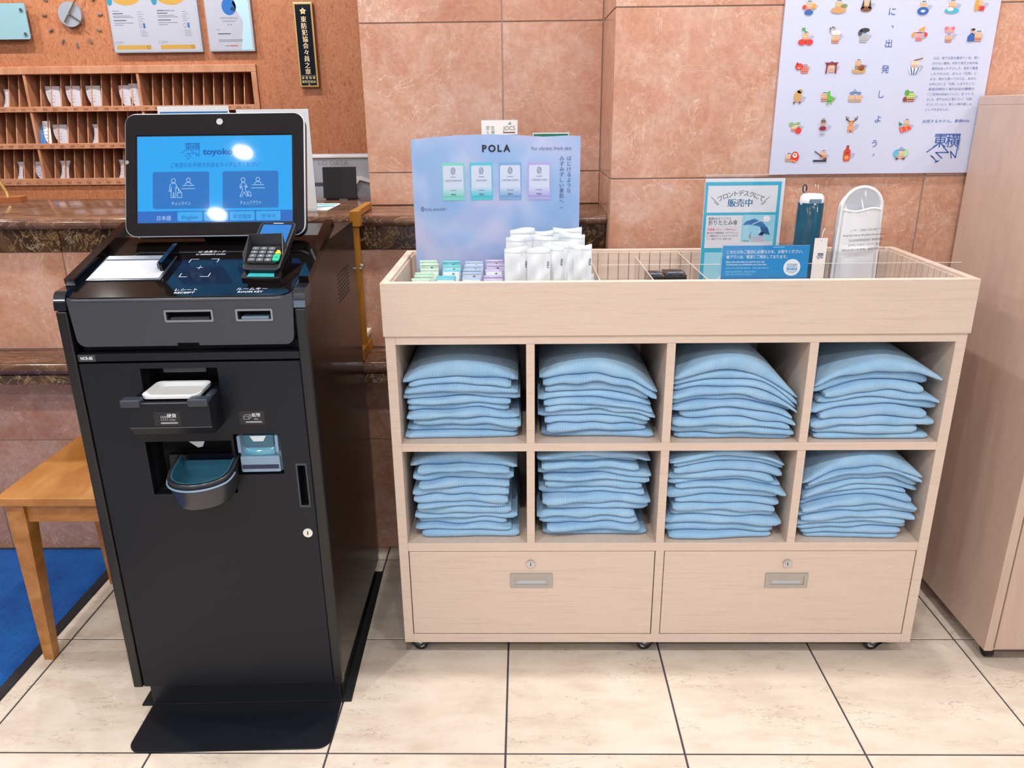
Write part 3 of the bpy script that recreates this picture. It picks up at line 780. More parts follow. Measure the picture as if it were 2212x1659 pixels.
for sx, x in ((-1, -1.254), (1, -.991)):
    for sy, y in ((-1, 1.712), (1, 2.040)):
        mb = MB(); a, c = .022, .013; ox, oy = x, y
        vs = [(ox+i*a, oy+j*a, .462) for i, j in ((-1, -1), (1, -1), (1, 1), (-1, 1))]
        vs += [(ox+i*c+sx*.006, oy+j*c+sy*.010, .0) for i, j in ((-1, -1), (1, -1), (1, 1), (-1, 1))]
        vs = vs[4:]+[(ox+i*a, oy+j*a, .40) for i, j in ((-1, -1), (1, -1), (1, 1), (-1, 1))]+vs[:4]
        fs = [(3, 2, 1, 0), (8, 9, 10, 11)]
        for l in (0, 4): fs += [(l+i, l+(i+1) % 4, l+4+(i+1) % 4, l+4+i) for i in range(4)]
        mb.add(vs, fs); mb.build('leg', STOOLW, st)

# ================================================================== display cabinet
CF, CB = 1.70, 2.10
cab = thing('display_cabinet', (.3375, 1.9, 0), 'pale maple display cabinet on casters with cubbies, two drawers and a top tray', 'cabinet')
def cp(name, *b, m=MAPLE, bev=.0008): return MB().box(*b, bev).build(name, m, cab)
cp('side_panel', -.317, -.294, CF, CB, .047, .877); cp('side_panel', .968, .992, CF, CB, .047, .877)
cp('top_board', -.294, .968, CF, CB-.012, .8565, .877); cp('bottom_board', -.294, .968, CF, CB-.012, .047, .0715)
cp('shelf', -.294, .968, CF, CB-.012, .591, .611); cp('shelf', -.294, .968, CF, CB-.012, .319, .342)
for a, b in ((.003, .0225), (.322, .342), (.644, .664)):
    cp('divider', a, b, CF+.0006, CB-.012, .611, .8565); cp('divider', a, b, CF+.0006, CB-.012, .342, .591)
cp('divider', .323, .344, CF, CB-.012, .0715, .319)
cp('back_panel', -.294, .968, CB-.012, CB, .047, .877)
ALU = P('satin aluminium', '#b6b4b2', .35, .85)
for x0, x1, hx, kx in ((-.294, .323, .0135, .012), (.344, .968, .655, .652)):
    d = MB().box(x0+.002, x1-.002, CF+.0015, CF+.02, .0735, .317, .001).build('drawer', MAPLE, cab)
    mb = MB()
    for a, b, z0, z1 in ((-.053, .053, .248, .2545), (-.053, .053, .214, .2215), (-.053, -.0435, .2215, .248), (.0435, .053, .2215, .248)):
        mb.box(hx+a, hx+b, CF-.0012, CF+.0016, z0, z1)
    mb.box(hx-.0435, hx+.0435, CF+.0008, CF+.0016, .2215, .248)
    mb.add([(hx-.0435, CF-.0004, .248), (hx+.0435, CF-.0004, .248), (hx+.0435, CF+.0006, .236), (hx-.0435, CF+.0006, .236)], [(3, 2, 1, 0)])
    mb.build('recessed_handle', ALU, d)
    mb = MB(); mb.box(hx-.036, hx+.036, CF-.0003, CF+.0012, .2245, .232, .0006); mb.build('handle_lip', P('bright aluminium', '#b4bac6', .4, .4), d)
    mb = MB(); mb.mat(CHROME); mb.cyl((kx, CF+.0016, .283), (kx, CF-.0025, .283), .0105, n=20); mb.cyl((kx, CF-.0025, .283), (kx, CF-.0035, .283), .0065, n=16)
    mb.mat(VOID); mb.box(kx-.001, kx+.001, CF-.0037, CF-.0034, .279, .287); mb.build('lock', None, d)
def caster(x, y):
    c = MB().box(x-.02, x+.02, y-.02, y+.02, .042, .047).build('caster', STEEL, cab)
    m = MB(); m.cyl((x, y+.006, .019), (x, y-.010, .019), .019, n=20); m.build('wheel', P('black tyre', '#151515', .5), c, 40)
    m = MB(); m.cyl((x, y-.0105, .019), (x, y-.0115, .019), .011, n=16); m.prism([(-.015, .042), (-.010, .022), (.010, .022), (.015, .042)], (x, y-.012, 0), (1, 0, 0), (0, 0, 1), (0, -1, 0), 0, .0015)
    m.build('fork', CHROME, c)
    def pf(u, v):
        s_ = 2*u-1
        return (x+.034*s_, y-.03+.012*v+.01*abs(s_), .030+.007*abs(s_)**.7*(1 if s_ else 0)-.006*(1-abs(s_)))
    m = MB(); m.grid(pf, 13, 3); m.grid(lambda u, v: tuple(Vector(pf(u, v))-Vector((0, 0, .0015))), 13, 3, flip=True); m.build('brake_pedal', CHROME, c, 60)
for x in (-.281, .312, .911):
    caster(x, 1.742); caster(x, 2.07)
# ---- tray
TF = CF-.006
cp('tray_front', -.3195, .9945, TF, TF+.018, .8775, 1.0, bev=.0006)
cp('tray_back', -.3195, .9945, 2.106, 2.124, .8775, 1.0)
cp('tray_side', -.3195, -.3015, TF+.018, 2.106, .8775, 1.0); cp('tray_side', .9765, .9945, TF+.018, 2.106, .8775, 1.0)
cp('tray_floor', -.3015, .9765, TF+.018, 2.106, .8775, .885)
sl = None
n = 46; pw = (.9765+.3015)/n
for k in range(n):
    if sl is None:
        sl = MB().box(-pw/2+.0013, pw/2-.0013, -.004, 0, 0, .107).build('slat', MAPLE, None); sl.parent = cab; o = sl
    else: o = dup(sl, cab)
    o.location = (-.3015+pw*(k+.5)-.3375, 2.1058-1.9, .886)
n2 = 14; pw2 = (2.1015-TF-.018)/n2; sl2 = None
for sx in (-.3012, .9722):
    for k in range(n2):
        if sl2 is None:
            sl2 = MB().box(0, .004, -pw2/2+.0013, pw2/2-.0013, 0, .107).build('slat', MAPLE, None); sl2.parent = cab; o = sl2
        else: o = dup(sl2, cab)
        o.location = (sx-.3375, TF+.018+pw2*(k+.5)-1.9, .886)
# clear partitions of the tray
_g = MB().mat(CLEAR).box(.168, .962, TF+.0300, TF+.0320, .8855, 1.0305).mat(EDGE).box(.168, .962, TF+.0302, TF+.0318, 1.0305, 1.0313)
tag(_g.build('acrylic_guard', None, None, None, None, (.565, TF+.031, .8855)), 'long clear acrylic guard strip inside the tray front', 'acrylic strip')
for x, y0, lb in ((.1705, 2.02, 'clear acrylic divider right of the white pouches'), (.2915, 2.05, 'clear acrylic divider left of the black packets'), (.4135, 2.10, 'clear acrylic divider right of the black packets')):
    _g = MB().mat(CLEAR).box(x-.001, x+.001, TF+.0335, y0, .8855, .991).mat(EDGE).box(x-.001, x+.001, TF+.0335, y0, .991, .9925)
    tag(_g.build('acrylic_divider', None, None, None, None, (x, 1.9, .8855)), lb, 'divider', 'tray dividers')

# ================================================================== folded nightshirts
ORD = ['bottom', 'second', 'third', 'fourth', 'fifth', 'sixth', 'seventh', 'eighth', 'ninth', 'tenth', 'eleventh', 'twelfth', 'thirteenth', 'fourteenth']
def shirt_stack(row, col, x0, x1, z0, H, n, kl, kr, yf, seed, top=1.35, peak=0.):
    rnd = random.Random(seed)
    xc, hw = (x0+x1)/2+peak, (x1-x0)/2
    ts = [rnd.uniform(.75, 1.3) for _ in range(n)]; ts[-1] = top
    S_ = sum(ts); ts = [t*H/S_ for t in ts]
    ph = [[(rnd.uniform(.0006, .0022), rnd.uniform(1.5, 7), rnd.uniform(0, 6.3)) for _ in range(3)] for _ in range(n+1)]
    def Z(j, x):
        xi = (x-xc)/hw; k = kr if xi > 0 else kl
        s_ = sum(ts[:j])
        prof = 1-k*min(1.6, abs(xi))**(1.7+.5*(j % 3))
        wv = sum(a*sin(f*xi*1.6+p_) for a, f, p_ in ph[j]) if 0 < j < n else 0
        return z0+.0008+s_*prof+wv*min(1, s_/.03)
    ccol = ['first', 'second', 'third', 'fourth'][col]
    for j in range(n):
        dl, dr = rnd.uniform(-.026, .006), rnd.uniform(-.006, .036)
        a, b = max(x0+dl*-1, x0-.004), min(x1-dr, x1+.004)
        if j == n-1: a, b = x0, x1-.002
        yj = yf+rnd.uniform(-.004, .016)+(.0 if j else .004); yb = 2.04+rnd.uniform(-.02, .02)
        sk = rnd.uniform(-.018, .018); fr = [(rnd.uniform(.0008, .003), rnd.uniform(2, 9), rnd.uniform(0, 6.3)) for _ in range(3)]
        NX, NA = 24, 7
        vs, uvs, rows = [], [], []
        for i in range(NX):
            u = i/(NX-1); x = a+(b-a)*u
            zb, zt = Z(j, x), Z(j+1, x)
            t = max(.006, zt-zb)
            if j == n-1: t *= 1-.62*abs(2*u-1)**1.7
            zt = zb+t
            e = min(1, u/.05, (1-u)/.05); e = sin(e*pi/2)*.45+.55
            zm = zb+t*.46; hh = t/2*e*.97
            y0 = max(CF+.004, yj+sk*(u-.5)+sum(q*sin(f*u+p_) for q, f, p_ in fr)+.012*(1-e))
            st = [(yb, zm-hh), (y0+.12, zm-hh), (y0+.03, zm-hh)]
            for q in range(NA):
                th = -pi/2+pi*q/(NA-1); ry = min(.011, hh*1.15)
                st.append((y0+ry-ry*cos(th), zm+hh*sin(th)*(1 if q not in (0, NA-1) else .98)))
            lift = .004*sin(pi*u)*(4 if j == n-1 else 1)
            st += [(y0+.035, zm+hh+lift*.3), (y0+.10, zm+hh+lift*.8), (yb, zm+hh+lift*.5)]
            rows.append(len(st)); acc = 0
            for q, (yy, zz) in enumerate(st):
                vs.append((x, yy, zz)); uvs.append((x+.02*j*1.37, yy))
        M = rows[0]; fs = []
        for i in range(NX-1):
            for q in range(M-1):
                fs.append((i*M+q, (i+1)*M+q, (i+1)*M+q+1, i*M+q+1))
            fs.append((i*M+M-1, (i+1)*M+M-1, (i+1)*M, i*M))
        fs += [tuple(range(M-1, -1, -1))[::-1], tuple((NX-1)*M+q for q in range(M))[::-1]]
        org = (xc, (yj+yb)/2, Z(j, xc)); mb = MB(); mb.add(vs, fs)
        o = mb.build('folded_nightshirt', CLOTH, None, 55, None, org)
        me = o.data; uvl = me.uv_layers.new(name='UVMap')
        for lp in me.loops: uvl.data[lp.index].uv = uvs[lp.vertex_index]
        nm = 'top of stack' if j == n-1 else ('bottom of stack' if j == 0 else ORD[j]+' from bottom')
        tag(o, 'folded blue pinstripe nightshirt, %s, %s row, %s cubby from left' % (nm, row, ccol), 'nightshirt', 'folded nightshirts in the cubbies')
UZ, LZ = .611, .342
shirt_stack('upper', 0, -.288, -.014, UZ, .196, 10, .10, .10, 1.728, 11, 2.4)
shirt_stack('upper', 1, .034, .312, UZ, .200, 10, .12, .24, 1.718, 12, 1.9, -.02)
shirt_stack('upper', 2, .346, .640, UZ, .212, 10, .18, .34, 1.706, 13, 1.9, -.02)
shirt_stack('upper', 3, .668, .958, UZ, .205, 9, .16, .20, 1.704, 14, 1.7, .02)
shirt_stack('lower', 0, -.282, -.018, LZ, .236, 12, .05, .06, 1.720, 15, 2.2)
shirt_stack('lower', 1, .028, .305, LZ, .243, 13, .03, .07, 1.724, 16, 1.0)
shirt_stack('lower', 2, .347, .628, LZ, .243, 13, .08, .14, 1.712, 17, .9)
shirt_stack('lower', 3, .668, .955, LZ, .234, 13, .20, .24, 1.704, 18, 1.9, .02)

# ================================================================== things in the tray
TZ = .886
cpn = thing('cosmetics_panel', (-.07, 2.0, TZ), 'pale blue lilac cosmetics display board standing in the tray', 'display board')
pts = [(-.277, TZ), (.139, TZ)]
top = [(.139, 1.296)]+[(.139-.416*t, 1.296-.004*t+.0085*sin(pi*(t-.22)*1.3)*(1 if t > .22 else -.35)) for t in [i/14 for i in range(1, 14)]]+[(-.277, 1.291)]
mb = MB(); mb.prism(pts+top, (0, 2.004, 0), (1, 0, 0), (0, 0, 1), (0, -1, 0), 0, .004); mb.build('board', PRINTB, cpn)
p = PL((-.277, 1.9998, TZ)); NAVY = P('black navy ink', '#141c2c', .6); VIO = P('violet ink', '#54588a', .6)
z = lambda zz: zz-TZ
for k, ch in enumerate('POLA'): p.text(ch, .1805+[0, .0185, .0375, .055][k], z(1.2615), NAVY, 1, size=.0225, bold=.04)
p.text('For vibrant, fresh skin', .345, z(1.264), P('blue ink', '#3b5a86', .6), 1, width=.098, size=.012)
p.vtext('はじけるような', .389, z(1.2395), P('blue ink', '#3b5a86', .6), .0129, .0125, bold=.01)
p.vtext('みずみずしい素肌へ。', .371, z(1.2395), P('blue ink', '#3b5a86', .6), .0129, .0125, bold=.01)
p.text('KALAHARI', .0535, z(1.120), VIO, 1, width=.052, size=.0095); p.line(ell(.0215, z(1.1243), .0035, .0055, 10), .001, VIO, 1, True); p.line(ell(.0215, z(1.1243), .0018, .0035, 8), .0008, VIO, 1, True)
for x, c, t1, wd in ((.1015, '#79cdc4', 'LIQUID CLEANSING', .040), (.1715, '#4fc0d4', 'FACE WASH', .026), (.243, '#7ba6d6', 'MOISTURE LOTION', .040), (.315, '#a9a6df', 'OVERNIGHT MASK', .038)):
    cm = P('sachet print '+c, c, .5); z0, z1 = z(1.1455), z(1.236); hw = .028
    p.rect(x-hw, x+hw, z0, z1, cm, 1); p.rrect(x-hw+.003, x+hw-.003, z0+.018, z1-.007, .004, P('sachet white', '#c6d2ea', .5), 2)
    for q in range(5):
        f_ = [.15, .3, .48, .66, .84][q]; h6 = '#'+''.join('%02x' % int(int(c[1+2*i:3+2*i], 16)*(1-f_)+int('c6d2ea'[2*i:2*i+2], 16)*f_) for i in range(3))
        p.rect(x-hw+.002, x+hw-.002, z0+.010+.004*q, z0+.014+.004*q, P('sachet tint '+h6, h6, .5), 3)
    p.line(ell(x, z1-.0195, .0052, .008, 12), .0009, VIO, 4, True); p.line(ell(x, z1-.0195, .0026, .0055, 8), .0008, VIO, 3, True); p.line([(x-.004, z1-.024), (x+.004, z1-.015)], .0007, VIO, 3)
    p.text(t1, x, z0+.046, VIO, 4, width=wd, size=.0055); p.rect(x-.007, x+.007, z1-.0345, z1-.0335, VIO, 3)
    p.rect(x-.008, x+.008, z0+.0235, z0+.0245, VIO, 4); p.text('POLA', x, z0+.0125, NAVY, 4, size=.0048, bold=.03)
p.build('printed_front', cpn)
MB().box(-.2, .06, 2.005, 2.06, TZ, TZ+.003).build('foot', WHITE, cpn)
# sachets in four colours
SW = P('sachet film white', '#d6dde2', .3)
SPK = P('sachet mark ink', '#6f7a8c', .6)
def sachet(x, y, zt, lean, c, white, label, h=.09, w_=.044, dx=0.):
    rnd = random.Random(int(y*1e4)+int(abs(x)*1e4)); f_ = rnd.choice((.1, .3, .45, .6)); dk = rnd.choice((1, .93, .86))
    c2 = '#'+''.join('%02x' % int((int(c[1+2*i:3+2*i], 16)*(1-f_)+228*f_)*dk) for i in range(3))
    th = .005; cm = P('sachet film '+c2, c2, .25); x += rnd.uniform(-.002, .002); dx += rnd.uniform(-.004, .004); zt += rnd.uniform(-.003, .002)
    def s_(x0, x1, v0, v1, sgn, off=0.):
        def fn(u, v):
            vv = v0+(v1-v0)*v; uu = u
            t = th*sin(pi*min(1, max(0, vv)))**.6*sin(pi*u)**.5*.5+.0005
            return (x+dx*vv-w_/2+w_*(x0+(x1-x0)*u), y+lean*vv+sgn*t+off, zt-h+h*vv)
        return fn
    mb = MB(); mb.mat(cm); mb.grid(s_(0, 1, 0, 1, -1), 7, 7); mb.grid(s_(0, 1, 0, 1, 1), 7, 7, flip=True)
    mb.mat(SW if white else cm); mb.grid(lambda u, v: tuple(Vector(s_(0, 1, .1, .955 if white else .86, -1)(.06+.88*u, v))+Vector((0, -.0006, 0))), 7, 5)
    mb.mat(P('sachet seal '+c, c, .3)); mb.grid(lambda u, v: tuple(Vector(s_(0, 1, .955, 1.0, -1)(u, v))+Vector((0, -.0009, 0))), 7, 3)
    o = mb.build('sachet', None, None, 60, None, (x, y, zt-h)); tag(o, label, 'sachet', 'toiletry sachets in the tray')
    pk = MB(); f = s_(0, 1, 0, 1, -1); a = Vector(f(.55, .88))+Vector((0, -.0013, 0))
    pk.add([a, a+Vector((.006, 0, 0)), a+Vector((.005, -.0002, .004)), a+Vector((.001, -.0002, .003))], [(0, 1, 2, 3)]); pk.build('printed_mark', SPK, o)
for ci, (xa, c, cn) in enumerate(((-.2365, '#b4dcc0', 'mint green'), (-.181, '#5fc2d2', 'turquoise'), (-.1255, '#9db6e4', 'sky blue'), (-.071, '#bdb0e0', 'lilac'))):
    spec = [[(1.962, 1.001, 0), (1.925, .999, 0), (1.885, .997, 0), (1.845, .995, 0), (1.80, .995, 0), (1.755, .9975, 1)],
            [(1.962, 1.001, 0), (1.915, .996, 0), (1.865, .997, 1), (1.815, .992, 0), (1.76, .9985, 1)],
            [(1.962, 1.000, 0), (1.915, .998, 0), (1.87, .996, 0), (1.82, .997, 0), (1.775, .994, 1)],
            [(1.962, 1.001, 0), (1.92, .998, 0), (1.87, .997, 1), (1.82, .992, 0), (1.775, .993, 1)]][ci]
    for k, (y, zt, wh) in enumerate(spec):
        nm = ['rearmost', 'second from back', 'third from back', 'fourth from back', 'fifth from back', 'sixth from back'][k]
        if k == len(spec)-1: nm = 'frontmost'
        sachet(xa, y-.018, zt, .022, c, wh, '%s toiletry sachet, %s in its row below the cosmetics board' % (cn, nm), dx=.002*((k*7) % 3-1))
mb = MB()
for x in (-.265, -.2085, -.1533, -.0983, -.0435): mb.box(x-.0008, x+.0008, 1.745, 1.972, TZ, .982)
mb.box(-.265, -.0435, 1.736, 1.7375, TZ, .966); mb.box(-.265, -.0435, 1.736, 1.975, TZ-.0004, TZ+.0012)
tag(mb.build('acrylic_organiser', CLEAR, None, None, None, (-.154, 1.85, TZ)), 'clear acrylic organiser holding the coloured sachets', 'organiser')
# white pouches
PW = P('white pouch film', '#dfe6ec', .28); PF = P('white pouch seal', '#d3dce4', .35)
def pouch(x, y, w_, zt, lean, label, h=.15, tw=.0, rz=0.):
    zb = zt-h; th = .011
    rnd = random.Random(int(x*9e3+y*7e3)); r1, r2, r3 = (rnd.uniform(0, 6) for _ in range(3))
    def fn(sgn):
        def g(u, v):
            b = sin(pi*u)**.55*(sin(pi*min(1, v*.93+.02))**.5 if v < .97 else 0)
            cr = .0022*sin(9*u+5*v+r1)+.0018*sin(17*v-6*u+r2)+.0012*sin(23*u+r3)
            s_ = sgn*(th*b*.5+.0004)+(cr*(b))
            xx = -w_/2+w_*u+tw*(v-.5)
            return (x+xx*cos(rz)-s_*sin(rz), y+xx*sin(rz)+s_*cos(rz)+lean*v+.004*sin(3*u+r1)*v, zb+h*v+.003*sin(4*u+r2)*(v > .95))
        return g
    mb = MB(); mb.mat(PW); mb.grid(fn(-1), 13, 16); mb.grid(fn(1), 13, 16, flip=True)
    mb.mat(PF)
    g = fn(-1); mb.grid(lambda u, v: tuple(Vector(g(u, .93+.075*v))+Vector((0, -.0008, .0))), 13, 3)
    o = mb.build('white_pouch', None, None, 60, None, (x, y, zb)); tag(o, label, 'pouch', 'white amenity pouches in the tray')
    lt = MB(); a = Vector(g(.86, .8))+Vector((0, -.002, 0)); lt.text('POLA', a, (0, 0, -1), (1, 0, 0), size=.0062, bold=.03, align='L'); lt.build('lettering', INK, o)
fx = [(-.018, 1.776, .055, 1.061), (.033, 1.770, .053, 1.060), (.066, 1.786, .050, 1.064), (.088, 1.795, .048, 1.068), (.113, 1.788, .046, 1.067), (.134, 1.776, .042, 1.066)]
for k, (x, y, w_, zt) in enumerate(fx):
    pouch(x, y, w_, zt, .012, 'white amenity pouch, %s from the left in the front row' % ['first', 'second', 'third', 'fourth', 'fifth', 'sixth'][k], rz=[.05, -.02, -.08, .08, -.12, -.22][k])
for k, (x, y, w_, zt) in enumerate([(-.012, 1.84, .062, 1.077), (.05, 1.84, .062, 1.078), (.112, 1.845, .062, 1.082)]):
    pouch(x, y, w_, zt, .012, 'white amenity pouch, %s of the middle row' % ['left', 'centre', 'right'][k], rz=[.05, 0, -.08][k])
for k, (x, y, w_, zt) in enumerate([(-.004, 1.90, .06, 1.085), (.055, 1.905, .06, 1.080), (.105, 1.90, .07, 1.087)]):
    pouch(x, y, w_, zt, .012, 'white amenity pouch, %s of the rear row against the board' % ['left', 'centre', 'right'][k], rz=[.08, 0, .03][k])
pouch(.154, 1.80, .03, .99, .05, 'white amenity pouch slumped at the right behind the others', rz=-.7)
# black packets
PK = P('black packet film', '#23282e', .2); RED = P('red print', '#d8343c', .6)
for k, (x0, x1, y0, y1, z1, lb) in enumerate(((.305, .345, 1.90, 1.97, .975, 'rear left'), (.348, .398, 1.90, 1.97, .978, 'rear right'), (.312, .362, 1.82, 1.885, .960, 'middle left'), (.366, .402, 1.82, 1.885, .955, 'front right'))):
    t = thing('black_packet', ((x0+x1)/2, (y0+y1)/2, TZ), 'black amenity packet, %s in the tray compartment left of the sale sign' % lb, 'packet', 'black packets in the tray')
    mb = MB(); mb.grid(lambda u, v: (x0+(x1-x0)*u, y0+(y1-y0)*v, TZ+(z1-TZ)*(.93+.07*sin(pi*u)*sin(pi*v)+.02*sin(11*u+7*v))), 8, 8)
    mb.box(x0, x1, y0, y1, TZ, TZ+(z1-TZ)*.93); mb.build('packet_body', PK, t, 40)
    MB().box(x0+.006, x1-.006, y0+.01, y0+.016, z1-.004, z1-.0015).build('red_stripe' if k > 1 else 'clear_fold', RED if k > 1 else SLATE, t)
# sale sign
CYAN = P('cyan print', '#35b5d8', .55); PALEC = P('pale cyan print', '#9fdcf0', .55); SIGNW = P('sign white', '#e9e9f0', .55); DKT = P('charcoal ink', '#3b4552', .6); TEB = P('steel blue ink', '#1f6e9e', .6)
sg = thing('sale_sign', (.53, 1.985, TZ), 'tall acrylic sign with cyan umbrella sale notice', 'sign')
x0, x1, z1, y = .447, .6425, 1.201, 1.985
MB().box(x0, x1+.002, y-.0022, y-.0002, TZ, z1+.001, .0004).build('front_sheet', CLEAR, sg)
p = PL((x0, y+.0006, TZ)); W_, H_ = x1-x0, z1-TZ
p.rect(.001, W_, .0, H_-.008, SIGNW, 0); p.rect(.001, W_-.008, 0, H_-.016, CYAN, 1)
p.rect(.008, W_-.016, H_-.09, H_-.025, SIGNW, 2)
word = 'フロントデスクにて'
for k, ch in enumerate(word):
    a = (k-4)/4.; p.text(ch, .090+.049*a, H_-.049-.012*a*a, DKT, 3, size=.0155, rot=-.42*a, bold=.012)
p.text('販売中', .089, H_-.0745, TEB, 3, size=.021, bold=.05)
for s_ in (-1, 1):
    for (dx, dy, ex, ey) in ((-.072*s_*-1, -.052, .052*s_, -.070), (.064*s_, -.064, .054*s_, -.072)):
        p.line([(.089+dx, H_+dy), (.089+ex, H_+ey)], .0012, DKT, 3)
p.rect(.008, W_-.016, H_-.178, H_-.097, SIGNW, 2); p.rect(.098, W_-.017, H_-.163, H_-.098, PALEC, 3)
p.text('東横INNオリジナル', .042, H_-.1075, DKT, 3, width=.057, size=.0075); p.text('折りたたみ傘', .0505, H_-.1205, DKT, 3, width=.073, size=.0145, bold=.01)
for k in range(14): p.rect(.014+.006*k, .017+.006*k, H_-.1265, H_-.1258, GREY, 3)
p.text('深型軽量、', .023, H_-.134, RED, 3, width=.02, size=.006, bold=.02); p.text('UVカット率99%以上！', .061, H_-.134, RED, 3, width=.052, size=.006)
for k, tx in enumerate(('撥水加工の機能商品「ポケフラット」', 'に、東横INNオリジナルイラストをデザ', 'イン。雨傘だけでなく日傘にも◎')):
    p.text(tx, .012, H_-.1425-.0075*k, DKT, 3, width=[.078, .078, .062][k], size=.006, align='L')
UMB, UMBD = P('umbrella blue print', '#2f74ad', .55), P('umbrella dark print', '#235c90', .55)
p.poly([(.1, H_-.121), (.108, H_-.112), (.128, H_-.106), (.15, H_-.115), (.163, H_-.129), (.170, H_-.146), (.150, H_-.142), (.143, H_-.125), (.120, H_-.120)], UMB, 4)
p.poly([(.143, H_-.125), (.15, H_-.142), (.170, H_-.146), (.163, H_-.129)], UMBD, 5); p.line([(.145, H_-.125), (.143, H_-.143)], .001, SIGNW, 5)
p.poly([(.126, H_-.163), (.131, H_-.152), (.141, H_-.147), (.152, H_-.149), (.158, H_-.163)], P('lavender print', '#b9b4d2', .55), 4)
p.poly([(.117, H_-.147), (.121, H_-.146), (.125, H_-.155), (.121, H_-.157)], P('skin print', '#cf9a80', .55), 4); p.line([(.122, H_-.140), (.120, H_-.150)], .0012, BLUE, 4)
p.poly([(.141, H_-.146), (.152, H_-.148), (.155, H_-.141), (.146, H_-.139)], P('navy print', '#16345f', .6), 5)
p.poly(ell(.158, H_-.106, .0095, .008), SIGNW, 5); p.line([(.150, H_-.108), (.124, H_-.1195)], .0016, SIGNW, 5)
p.text('Prime', .112, H_-.1625, DKT, 5, size=.0055)
p.rect(.010, W_-.018, .0, H_-.189, PALEC, 3); p.poly([(.02, .02), (.055, .07), (.055, .02)], SIGNW, 4)
p.build('printed_sheet', sg)
MB().box(x0, x1, y+.0012, y+.0022, TZ, z1-.008).build('sheet_backing', SIGNW, sg)
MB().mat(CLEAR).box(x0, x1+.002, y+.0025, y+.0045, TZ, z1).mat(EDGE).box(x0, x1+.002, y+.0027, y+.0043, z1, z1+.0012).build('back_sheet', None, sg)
MB().box(x0, x1, y+.003, y+.07, TZ, TZ+.003).build('foot', CLEAR, sg)
# blue notice
bn = thing('blue_notice', (.53, 1.72, TZ), 'bright blue notice card in a clear stand at the tray front rim', 'sign')
x0, x1, z0, z1, y = .4350, .6250, TZ, 1.0765, 1.7195
MB().box(x0-.003, x1+.003, y-.0026, y-.0008, z0, z1+.0015, .0004).build('front_sheet', CLEAR, bn)
SKB = P('bright blue print', '#1587c8', .5); SKL = P('light blue ink', '#8fd3f2', .5)
p = PL((x0, y+.0002, z0)); H_ = z1-z0; p.rect(.0, x1-x0, .0, H_-.004, SKB, 0)
p.text('このたびのご宿泊に必要な分を、お取りください。', .0095, H_-.021, WINK, 1, width=.166, size=.0085, align='L', bold=.01)
p.text('歯ブラシは、客室にご用意しております。', .0095, H_-.0322, WINK, 1, width=.133, size=.0085, align='L', bold=.01)
p.text('Please take only what you need for your stay.', .0095, H_-.0415, WINK, 1, width=.085, size=.0055, align='L', bold=.01)
p.text('Toothbrushes are provided for you in the room.', .0095, H_-.0475, WINK, 1, width=.09, size=.0055, align='L', bold=.01)
p.text('請依您的住宿所需份量取用，牙刷已備於客房內。', .0095, H_-.0555, SKL, 1, width=.096, size=.0048, align='L')
p.text('请按您的住宿所需取用，牙刷已备于客房。', .0095, H_-.0635, SKL, 1, width=.068, size=.0048, align='L')
p.text('칫솔은 객실 내에 준비되어 있습니다.', .0095, H_-.0695, SKL, 1, width=.06, size=.0048, align='L')
p.rect(.11, .135, H_-.0085, H_-.007, SKL, 1)
p.poly(ell(.155, H_-.053, .0185, .0185, 30), WINK, 1)
p.text('SUSTAINABLE', .155, H_-.0475, SKB, 2, width=.023, size=.004, bold=.02); p.text('DEVELOPMENT', .155, H_-.0515, SKB, 2, width=.023, size=.004, bold=.02)
p.text('GOALS', .155, H_-.0585, SKB, 2, width=.024, size=.0078, bold=.05); p.rect(.1425, .1675, H_-.0618, H_-.0608, SKB, 2); p.rect(.148, .162, H_-.065, H_-.064, SKB, 2)
p.build('printed_card', bn)
MB().box(x0-.003, x1+.003, y+.0012, y+.0026, z0, z1+.0015).build('back_sheet', CLEAR, bn)
MB().box(x0, x1, y+.0006, y+.0011, z0, z1-.004).build('card_backing', SIGNW, bn)
MB().box(x0, x1, y+.0027, y+.0036, z0, z0+.003).build('foot', CLEAR, bn)
# folding umbrella in a bag
um = thing('folding_umbrella', (.693, 1.93, TZ), 'teal folding umbrella with white handle in a clear bag with tag', 'umbrella')
TEALF = m_wood('teal umbrella fabric', '#063a4c', '#0a5068', '#12688a', (16, 16, 4), .35)
ux, uy = .693, 1.93
def ufn(u, v):
    a = 2*pi*u; r = .0315*(1-.06*v)+.0016*sin(5*a)+.0008*sin(9*a+6*v); return (ux-.004*(1-v)+r*cos(a), uy+r*.8*sin(a), TZ+.004+(1.136-TZ)*v)
mb = MB(); mb.grid(ufn, 40, 12, True); n_ = 40; mb.add([ufn(i/40, 1) for i in range(40)], [tuple(range(40))]); mb.build('folded_canopy', TEALF, um, 60)
def hfn(u, v):
    a = 2*pi*u; r = [.0285, .029, .0275, .022, .001][min(4, int(v*4+.5))]; zz = [1.136, 1.144, 1.154, 1.160, 1.162][min(4, int(v*4+.5))]; return (ux+r*cos(a), uy+r*.78*sin(a), zz)
mb = MB(); mb.grid(hfn, 32, 5, True); mb.build('handle', WHITE, um, 50)
p = PL((ux-.014, uy-.0242, 1.141)); p.rect(0, .028, 0, .009, P('slate label', '#56748f', .5), 1); p.rect(.003, .025, .0052, .0072, SLATE, 2); p.rect(.003, .025, .0018, .0038, SLATE, 2); p.build('handle_label', um)
mb = MB(); mb.tube([(ux-.022+.0045*cos(a), uy-.005, 1.173+.009*sin(a)) for a in [2*pi*i/16 for i in range(16)]], .0016, 6, True); mb.build('wrist_strap', BLACK, um, 60)
mb = MB()
